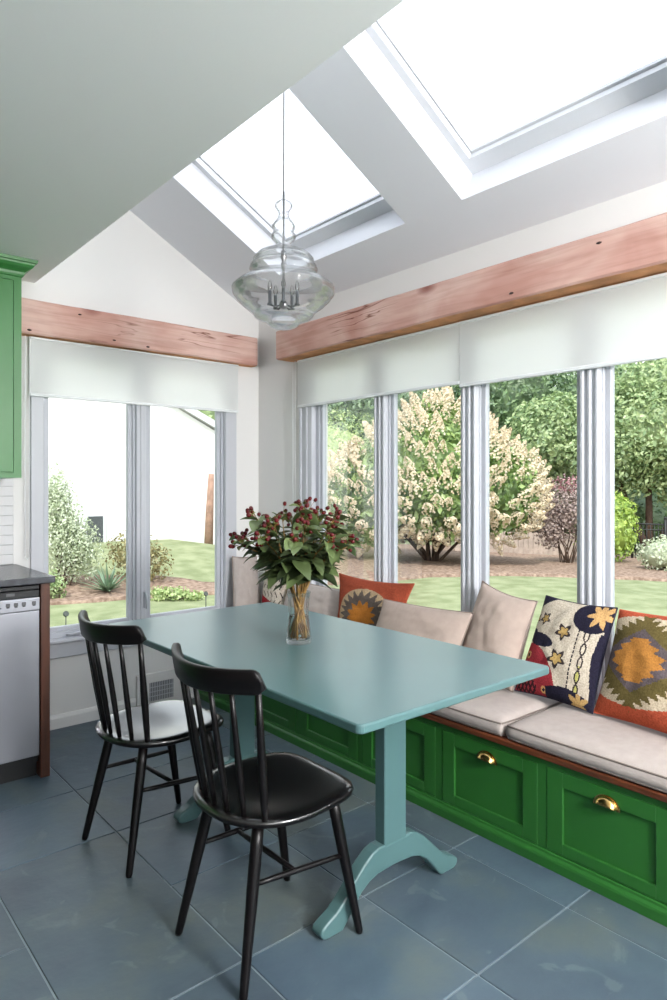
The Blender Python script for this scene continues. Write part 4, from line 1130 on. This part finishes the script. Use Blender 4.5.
# hydrangea with its flower heads
HX, HY = 10.5, 9.25
hb = [((0, 0, 1.85), (1.65, 1.65, 1.2)), ((-0.9, 0.9, 1.35), (1.0, 1.0, 1.0)), ((0.75, -0.9, 1.45), (1.0, 1.0, 1.0)), ((0.1, -0.1, 2.55), (0.95, 0.95, 0.8)), ((-0.6, -0.6, 1.35), (1.0, 1.0, 0.75)), ((1.2, 1.0, 1.5), (1.0, 1.0, 0.9))]
hyd = plant('hydrangea_bush', HX, HY, hb, 11000, 0.15, L_['hyd'], 'large cream flowering hydrangea bush in the garden outside the bench windows', 'bush', None, 16, 0.035, 5, 0.7)
rp = random.Random(9)
def panicle_geo(mb, rnd, L=0.30):
    for _ in range(80):
        t = rnd.random(); rad = 0.105 * (1 - t) ** 0.8 + 0.012; a = rnd.uniform(0, 2 * PI)
        p = Vector((rad * math.cos(a), rad * math.sin(a), L * t)); nrm = Vector((math.cos(a), math.sin(a), 0.6)).normalized()
        s = rnd.uniform(0.020, 0.032); u = nrm.cross(Vector((0, 0, 1))).normalized(); w = nrm.cross(u)
        mb.raw([p + u * s, p + w * s + nrm * 0.008, p - u * s, p - w * s + nrm * 0.008], [(0, 1, 2, 3)])
pm = []
for q in range(3):
    mb = MB(); panicle_geo(mb, rp); o = mb.build('flower_head', L_['panicle'], None); pm.append(o.data); bpy.data.objects.remove(o)
hz = gz(HX, HY); cand = []
for _ in range(3000):
    c, r = rp.choice(hb); d = Vector((rp.gauss(0, 1), rp.gauss(0, 1), rp.gauss(0.25, 0.8))).normalized()
    p = Vector((HX + c[0] + d.x * r[0], HY + c[1] + d.y * r[1], hz + c[2] + d.z * r[2]))
    if any(((p.x - HX - c2[0]) / r2[0]) ** 2 + ((p.y - HY - c2[1]) / r2[1]) ** 2 + ((p.z - hz - c2[2]) / r2[2]) ** 2 < 0.9 for c2, r2 in hb if c2 != c): continue
    if any((p - q_[0]).length < 0.19 for q_ in cand): continue
    cand.append((p, d))
view = Vector((0, 0, 1.3)); cand.sort(key=lambda q_: (q_[0] - view).length)
rest = MB()
for k, (p, d) in enumerate(cand[:400]):
    e = (d + Vector((0, 0, 0.7))).normalized(); rot = e.to_track_quat('Z', 'Y'); s = rp.uniform(0.8, 1.15)
    if k < 100:
        o = bpy.data.objects.new('flower_head', pm[k % 3]); C.objects.link(o); o.parent = hyd
        o.location = p - hyd.location; o.rotation_euler = rot.to_euler(); o.scale = (s, s, s)
    else:
        mt = Matrix.Translation(p) @ rot.to_matrix().to_4x4() @ Matrix.Scale(s, 4)
        b = bmesh.new(); b.from_mesh(pm[k % 3]); rest.absorb(b, False, mt)
o = rest.build('flower_heads', L_['panicle'], hyd); o['kind'] = 'stuff'

# other planting east of the house, placed by distance and bearing
AZ = math.radians(40.2)
def at(px, d):
    l = (px - 333.5) / 669.0 * d
    return (math.sin(AZ) * d + math.cos(AZ) * l, math.cos(AZ) * d - math.sin(AZ) * l)
x, y = at(566, 14.5); pu = plant('purple_shrub', x, y, [((0, 0, 1.2), (0.68, 0.68, 0.75)), ((0.3, -0.35, 1.0), (0.5, 0.5, 0.55)), ((-0.25, 0.2, 0.75), (0.4, 0.4, 0.45))], 5200, 0.07, L_['purple'], 'purple brown twiggy shrub between the hydrangea and the lime shrub', 'bush', None, 14, 0.014, 8, 0.9, 0.3, 0.0)
mb = MB(); leaf_cloud(mb, [((x + 0.1, y - 0.1, gz(x, y) + 1.75), (0.5, 0.5, 0.22))], 260, 0.08, random.Random(4), 0.5); mb.build('pink_tips', L_['pink'], pu)
x, y = at(606, 15.5); plant('lime_shrub', x, y, [((0, 0, 0.75), (0.75, 0.75, 0.8)), ((0.1, -0.2, 1.15), (0.45, 0.45, 0.5))], 2600, 0.10, L_['lime'], 'lime green rounded shrub in front of the black iron fence', 'bush', None, 5, 0.03, 12)
x, y = at(664, 13.5); plant('white_shrub', x, y, [((0, 0, 0.35), (0.55, 0.55, 0.38)), ((0.4, -0.4, 0.3), (0.5, 0.5, 0.32))], 1500, 0.08, L_['pale'], 'low whitish green shrub beside the lawn at the right edge', 'bush', None, 5, 0.02, 13)
x, y = at(330, 20.0); plant('round_hedge', x, y, [((0, 0, 2.0), (1.9, 1.9, 2.1)), ((-1.6, 1.2, 1.9), (1.4, 1.4, 1.7))], 9000, 0.11, L_['lite'], 'pale green rounded hedge behind the hydrangea, seen through the leftmost bench window', 'hedge', None, 5, 0.07, 14)
trees = [
    (300, 30, 'dark', [((0, 0, 4.2), (3.4, 3.4, 2.6)), ((-2.5, 1.5, 3.8), (2.6, 2.6, 2.4)), ((2.2, -1.4, 5.2), (2.6, 2.6, 2.2))], 'dark leafy tree behind the pale hedge in the leftmost bench window'),
    (430, 28, 'dark', [((0, 0, 4.6), (3.0, 3.0, 2.6)), ((1.7, -1.6, 3.6), (2.3, 2.3, 2.2)), ((-1.4, 1.4, 4.4), (2.2, 2.2, 2.0))], 'dark leafy tree directly behind the big hydrangea'),
    (512, 25, 'dark', [((0, 0, 5.4), (2.4, 2.4, 3.4)), ((0.4, -0.3, 2.8), (2.2, 2.2, 2.2)), ((-0.9, 1.0, 4.0), (1.7, 1.7, 2.4))], 'tall dark green tree between hydrangea and light green tree'),
    (556, 21, 'mid', [((0, 0, 3.4), (1.5, 1.5, 1.5)), ((0.5, -0.6, 2.4), (1.3, 1.3, 1.2)), ((-0.5, 0.6, 2.7), (1.1, 1.1, 1.1))], 'light green bushy tree above the purple shrub'),
    (590, 29, 'dark', [((0, 0, 5.2), (3.0, 3.0, 3.4)), ((0.9, -1.0, 2.8), (2.6, 2.6, 2.4))], 'dark tall tree behind the mullion right of the light green tree'),
    (650, 19, 'mid', [((0, 0, 3.6), (1.9, 1.9, 1.7)), ((0.7, -0.8, 2.6), (1.5, 1.5, 1.3)), ((-0.6, 0.7, 2.9), (1.3, 1.3, 1.4)), ((0.2, 0, 4.8), (1.5, 1.5, 1.3))], 'fresh green tree filling the rightmost bench window'),
    (715, 26, 'dark', [((0, 0, 4.6), (3.0, 3.0, 3.4)), ((0.9, -1.0, 2.4), (2.4, 2.4, 2.4))], 'dark green tree at the right edge beyond the iron fence'),
    (380, 42, 'dark', [((0, 0, 5.0), (5.0, 5.0, 3.8)), ((-4.5, 3.8, 4.6), (4.0, 4.0, 3.6)), ((4.2, -4.0, 5.4), (4.0, 4.0, 4.2))], 'distant dark tree mass at the back of the garden behind everything'),
]
for k, (px, d, mk, bl, lab) in enumerate(trees):
    x, y = at(px, d); plant('garden_tree', x, y, bl, 15000, 0.0075 * d + 0.01, L_[mk], lab, 'tree', 'trees at the back of the garden', 3, 0.12, 30 + k, 0.4, 0.6, 0.6)
x, y = at(640, 22.5); plant('dark_hedge', x, y, [((0, 0, 1.0), (1.6, 1.6, 1.5)), ((1.5, -1.7, 1.0), (1.6, 1.6, 1.5)), ((-1.6, 1.8, 1.0), (1.6, 1.6, 1.5)), ((3.0, -3.4, 1.0), (1.6, 1.6, 1.6))], 9000, 0.15, L_['dark'], 'dark green hedge behind the black iron fence under the trees', 'hedge', None, 4, 0.05, 61)
x, y = at(500, 23.5); plant('dark_hedge', x, y, [((0, 0, 0.9), (1.8, 1.8, 1.5)), ((-1.8, 2.2, 0.9), (1.8, 1.8, 1.5)), ((1.7, -2.0, 0.9), (1.7, 1.7, 1.4))], 8000, 0.15, L_['dark'], 'dark green hedge behind the low wooden fence', 'hedge', None, 4, 0.05, 62)
# wooden fence behind the hydrangea
fa, fb = at(455, 17.5), at(604, 17.0)
fr_ = thing('wooden_fence', ((fa[0] + fb[0]) / 2, (fa[1] + fb[1]) / 2, gz(*fa)), 'low weathered wooden fence behind the hydrangea and purple shrub', 'fence')
v = Vector((fb[0] - fa[0], fb[1] - fa[1], 0)); Ln = v.length; v.normalize(); w = Vector((-v.y, v.x, 0))
mb = MB(); nbd = 30
for k in range(nbd):
    p = Vector((fa[0], fa[1], 0)) + v * (Ln * k / nbd); zg = gz(p.x, p.y); wd = Ln / nbd - 0.008
    mb.poly([p + Vector((0, 0, zg - 0.05)), p + v * wd + Vector((0, 0, zg - 0.05)), p + v * wd + Vector((0, 0, zg + 0.58)), p + v * wd * .5 + Vector((0, 0, zg + 0.61)), p + Vector((0, 0, zg + 0.58))], w * 0.02)
mb.build('boards', M['fencewood'], fr_)
mb = MB()
for zz in (0.15, 0.45):
    a = Vector((fa[0], fa[1], gz(*fa) + zz)) + w * 0.03; b_ = Vector((fb[0], fb[1], gz(*fb) + zz)) + w * 0.03; mb.tube([a, b_], 0.035, 6)
mb.build('rails', M['fencewood'], fr_)
# iron fence
fa, fb = at(600, 17.2), at(700, 16.4)
fi = thing('iron_fence', ((fa[0] + fb[0]) / 2, (fa[1] + fb[1]) / 2, gz(*fa)), 'black iron picket fence below the trees in the rightmost window', 'fence')
v = Vector((fb[0] - fa[0], fb[1] - fa[1], 0)); Ln = v.length; v.normalize()
for k in range(4):
    p = Vector((fa[0], fa[1], 0)) + v * (Ln * k / 3); zg = gz(p.x, p.y)
    mb = MB(); mb.tube([p + Vector((0, 0, zg - 0.1)), p + Vector((0, 0, zg + 1.05))], 0.035, 6); mb.ball(p + Vector((0, 0, zg + 1.08)), 0.045, 1); mb.build('fence_post', M['iron'], fi)
mb = MB()
for k in range(26):
    p = Vector((fa[0], fa[1], 0)) + v * (Ln * (k + .5) / 26); zg = gz(p.x, p.y); mb.tube([p + Vector((0, 0, zg + 0.05)), p + Vector((0, 0, zg + 0.95))], 0.010, 5)
mb.build('pickets', M['iron'], fi)
mb = MB()
for zz in (0.12, 0.78, 0.92): mb.tube([Vector((fa[0], fa[1], gz(*fa) + zz)), Vector((fb[0], fb[1], gz(*fb) + zz))], 0.018, 5)
mb.build('rails', M['iron'], fi)

# neighbouring white building seen through the left window
NY = 13.2
nh = thing('neighbor_house', (1.0, NY + 3, 0), 'white neighbouring house with sloping gable roof seen through the left window', 'building')
ridge_x, ridge_z, ex, ez = 3.0, 4.84, 9.4, 1.865
mb = MB(); mb.poly([(-9, NY, -0.4), (ex - 0.25, NY, -0.4), (ex - 0.25, NY, ez), (ridge_x, NY, ridge_z), (-9, NY, ridge_z)], (0, 6, 0)); mb.build('wall', M['ext_wall'], nh)
mb = MB(); sl_ = (ridge_z - ez) / (ex - ridge_x)
mb.poly([(ridge_x - 0.1, NY - 0.10, ridge_z - 0.03), (ex + 0.3, NY - 0.10, ez - 0.3 * sl_ - 0.03), (ex + 0.3, NY - 0.10, ez - 0.3 * sl_ + 0.12), (ridge_x - 0.1, NY - 0.10, ridge_z + 0.12)], (0, 6.7, 0)); mb.build('roof', M['ext_trim'], nh)
mb = MB(); mb.box(4.72, 5.16, NY - 0.05, NY + 0.02, 0.15, 0.80, 0.01, 1); wn = mb.build('window', M['ext_trim'], nh)
MB().box(4.78, 5.10, NY - 0.056, NY - 0.04, 0.2, 0.74).build('pane', M['dark_win'], wn)
# post by the wall
mb = MB(); mb.tube([(7.22, NY - 0.5, -0.05), (7.25, NY - 0.5, 0.8), (7.29, NY - 0.5, 1.6)], [0.10, 0.085, 0.06], 10)
tag(mb.build('garden_post', M['post']), 'brown tapering garden post before the white house wall, at the window right edge', 'post', None, 'thing')
x, y = at(228, 24); plant('garden_tree', x, y, [((0, 0, 4.2), (1.6, 1.6, 1.6)), ((0.9, -0.6, 3.4), (1.3, 1.3, 1.2))], 3000, 0.2, L_['mid'], 'green treetop behind the white house roof in the left window', 'tree', 'trees at the back of the garden', 3, 0.1, 51, 0.4)
x, y = at(62, 9.6); plant('willow_shrub', x, y, [((0, 0, 0.75), (0.36, 0.36, 0.75)), ((-0.10, 0.0, 1.25), (0.26, 0.26, 0.55)), ((0.22, -0.1, 0.55), (0.34, 0.34, 0.50))], 9000, 0.05, L_['pale'], 'tall feathery pale green shrub at the left side of the left window', 'bush', None, 9, 0.012, 17, 0.8, 0.25, 0.0)
x, y = at(132, 10.2); plant('garden_shrub', x, y, [((0, 0, 0.42), (0.42, 0.42, 0.42)), ((0.25, -0.2, 0.3), (0.3, 0.3, 0.32))], 1600, 0.06, L_['olive'], 'brownish shrub behind the middle bar of the left window', 'bush', None, 8, 0.012, 18, 0.8, 0.4, 0.0)
x, y = at(175, 9.0); plant('groundcover_plant', x, y, [((0, 0, 0.08), (0.26, 0.2, 0.10)), ((0.2, -0.16, 0.06), (0.17, 0.17, 0.08)), ((-0.17, 0.13, 0.09), (0.16, 0.16, 0.11))], 900, 0.05, L_['lite'], 'low yellow green groundcover clump in the mulch of the right pane', 'plant', None, 6, 0.01, 19, 0.8, 0.3, 0.0)
x, y = at(76, 9.0); plant('bedding_plant', x - 0.25, y + 0.1, [((0, 0, 0.2), (0.16, 0.16, 0.22))], 500, 0.05, L_['mid'], 'small green bedding plant under the tall pale shrub', 'plant', None, 6, 0.01, 23, 0.8, 0.3, 0.0)
# yucca
x, y = at(108, 9.4); z = gz(x, y) + 0.04; ry = random.Random(6); mb = MB()
for k in range(46):
    a = ry.uniform(0, 2 * PI); el = ry.uniform(0.35, 1.4); L = ry.uniform(0.38, 0.56)
    d = Vector((math.cos(a) * math.cos(el), math.sin(a) * math.cos(el), math.sin(el))); s = Vector((-math.sin(a), math.cos(a), 0)); n_ = d.cross(s)
    vv = []
    for t in (0, 0.3, 0.7, 1.0):
        w = 0.022 * (1 - t) ** 0.7 + 0.002; c = Vector((x, y, z)) + d * L * t - Vector((0, 0, 0.10 * t * t)); vv += [c - s * w + n_ * w * .3, c, c + s * w + n_ * w * .3]
    mb.raw(vv, [(0, 1, 4, 3), (1, 2, 5, 4), (3, 4, 7, 6), (4, 5, 8, 7), (6, 7, 10, 9), (7, 8, 11, 10)], True)
tag(mb.build('yucca_plant', L_['yucca']), 'spiky grey green yucca plant in the mulch bed outside the left window', 'plant', None, 'thing')
# stake lights on the lawn
def stake(px, v_foot, lab):
    d = (1.32 - GZ) * 669.0 / (v_foot - 487.0); x, y = at(px, d)
    r = thing('stake_light', (x, y, GZ), lab, 'garden light', 'stake lights on the lawn')
    mb = MB(); mb.tube([(x, y, GZ - 0.03), (x, y, GZ + 0.17)], 0.006, 8); mb.build('stake', M['stake'], r)
    mb = MB(); b = bmesh.new(); bmesh.ops.create_cone(b, cap_ends=True, segments=24, radius1=0.03, radius2=0.03, depth=0.02, matrix=Matrix.Translation((x, y, GZ + 0.19)) @ Matrix.Rotation(math.radians(65), 4, 'X') @ Matrix.Rotation(0.3, 4, 'Y'))
    mb.absorb(b, False); mb.build('lamp_head', M['stake'], r)
stake(66, 632, 'round stake light on the lawn in the left pane of the left window')
stake(206, 609, 'round stake light on the lawn in the right pane of the left window')

# ------------------------------------------------------------------ light
w = bpy.data.worlds.new('World'); bpy.context.scene.world = w; w.use_nodes = True
nt = w.node_tree; nt.nodes.clear()
bg = nt.nodes.new('ShaderNodeBackground'); ow = nt.nodes.new('ShaderNodeOutputWorld')
tc = nt.nodes.new('ShaderNodeTexCoord'); sx = nt.nodes.new('ShaderNodeSeparateXYZ'); rp_ = nt.nodes.new('ShaderNodeValToRGB')
nt.links.new(tc.outputs['Generated'], sx.inputs[0]); nt.links.new(sx.outputs[2], rp_.inputs[0])
rp_.color_ramp.elements[0].position = 0.0; rp_.color_ramp.elements[0].color = (0.93, 0.95, 0.97, 1)
rp_.color_ramp.elements[1].position = 1.0; rp_.color_ramp.elements[1].color = (0.74, 0.84, 1.0, 1)
nt.links.new(rp_.outputs[0], bg.inputs[0]); bg.inputs[1].default_value = 1.0
nt.links.new(bg.outputs[0], ow.inputs[0])
sun = bpy.data.lights.new('sun', 'SUN'); sun.energy = 1.9; sun.angle = math.radians(1.5); sun.color = (1.0, 0.96, 0.9)
so = bpy.data.objects.new('sun', sun); C.objects.link(so)
so.rotation_euler = Vector((0.45, 0.42, -0.79)).to_track_quat('-Z', 'Y').to_euler()
# unseen fill lights added behind the viewpoint to brighten ceilings and walls
for k, (x, y) in enumerate(((1.35, -1.35), (1.0, -2.1), (-0.5, -1.5))):
    a = bpy.data.lights.new('fill_light', 'POINT'); a.shadow_soft_size = 0.22; a.energy = (112, 112, 24)[k]; a.color = (1.0, 0.985, 0.975)
    o = bpy.data.objects.new('fill_light', a); C.objects.link(o); o.location = (x, y, 1.9)

# ------------------------------------------------------------------ camera
cam = bpy.data.cameras.new('camera'); cam.sensor_fit = 'HORIZONTAL'; cam.sensor_width = 36.0; cam.lens = 36.0 * 669.0 / 667.0
cam.shift_y = -13.0 / 667.0; cam.clip_start = 0.05; cam.clip_end = 300
co = bpy.data.objects.new('camera', cam); C.objects.link(co); co.location = (0, 0, 1.32); co.rotation_euler = (PI / 2, 0, -math.atan2(565.5, 669.0))
sc = bpy.context.scene; sc.camera = co
sc.view_settings.view_transform = 'Standard'; sc.view_settings.look = 'None'; sc.view_settings.gamma = 1.0; sc.view_settings.use_curve_mapping = False
sc.view_settings.exposure = 1.3
sc.cycles.use_denoising = True
sc.cycles.max_bounces = 14; sc.cycles.diffuse_bounces = 8; sc.cycles.glossy_bounces = 4; sc.cycles.transparent_max_bounces = 24; sc.cycles.transmission_bounces = 8
sc.cycles.sample_clamp_indirect = 6.0
sc.cycles.caustics_reflective = False; sc.cycles.caustics_refractive = False
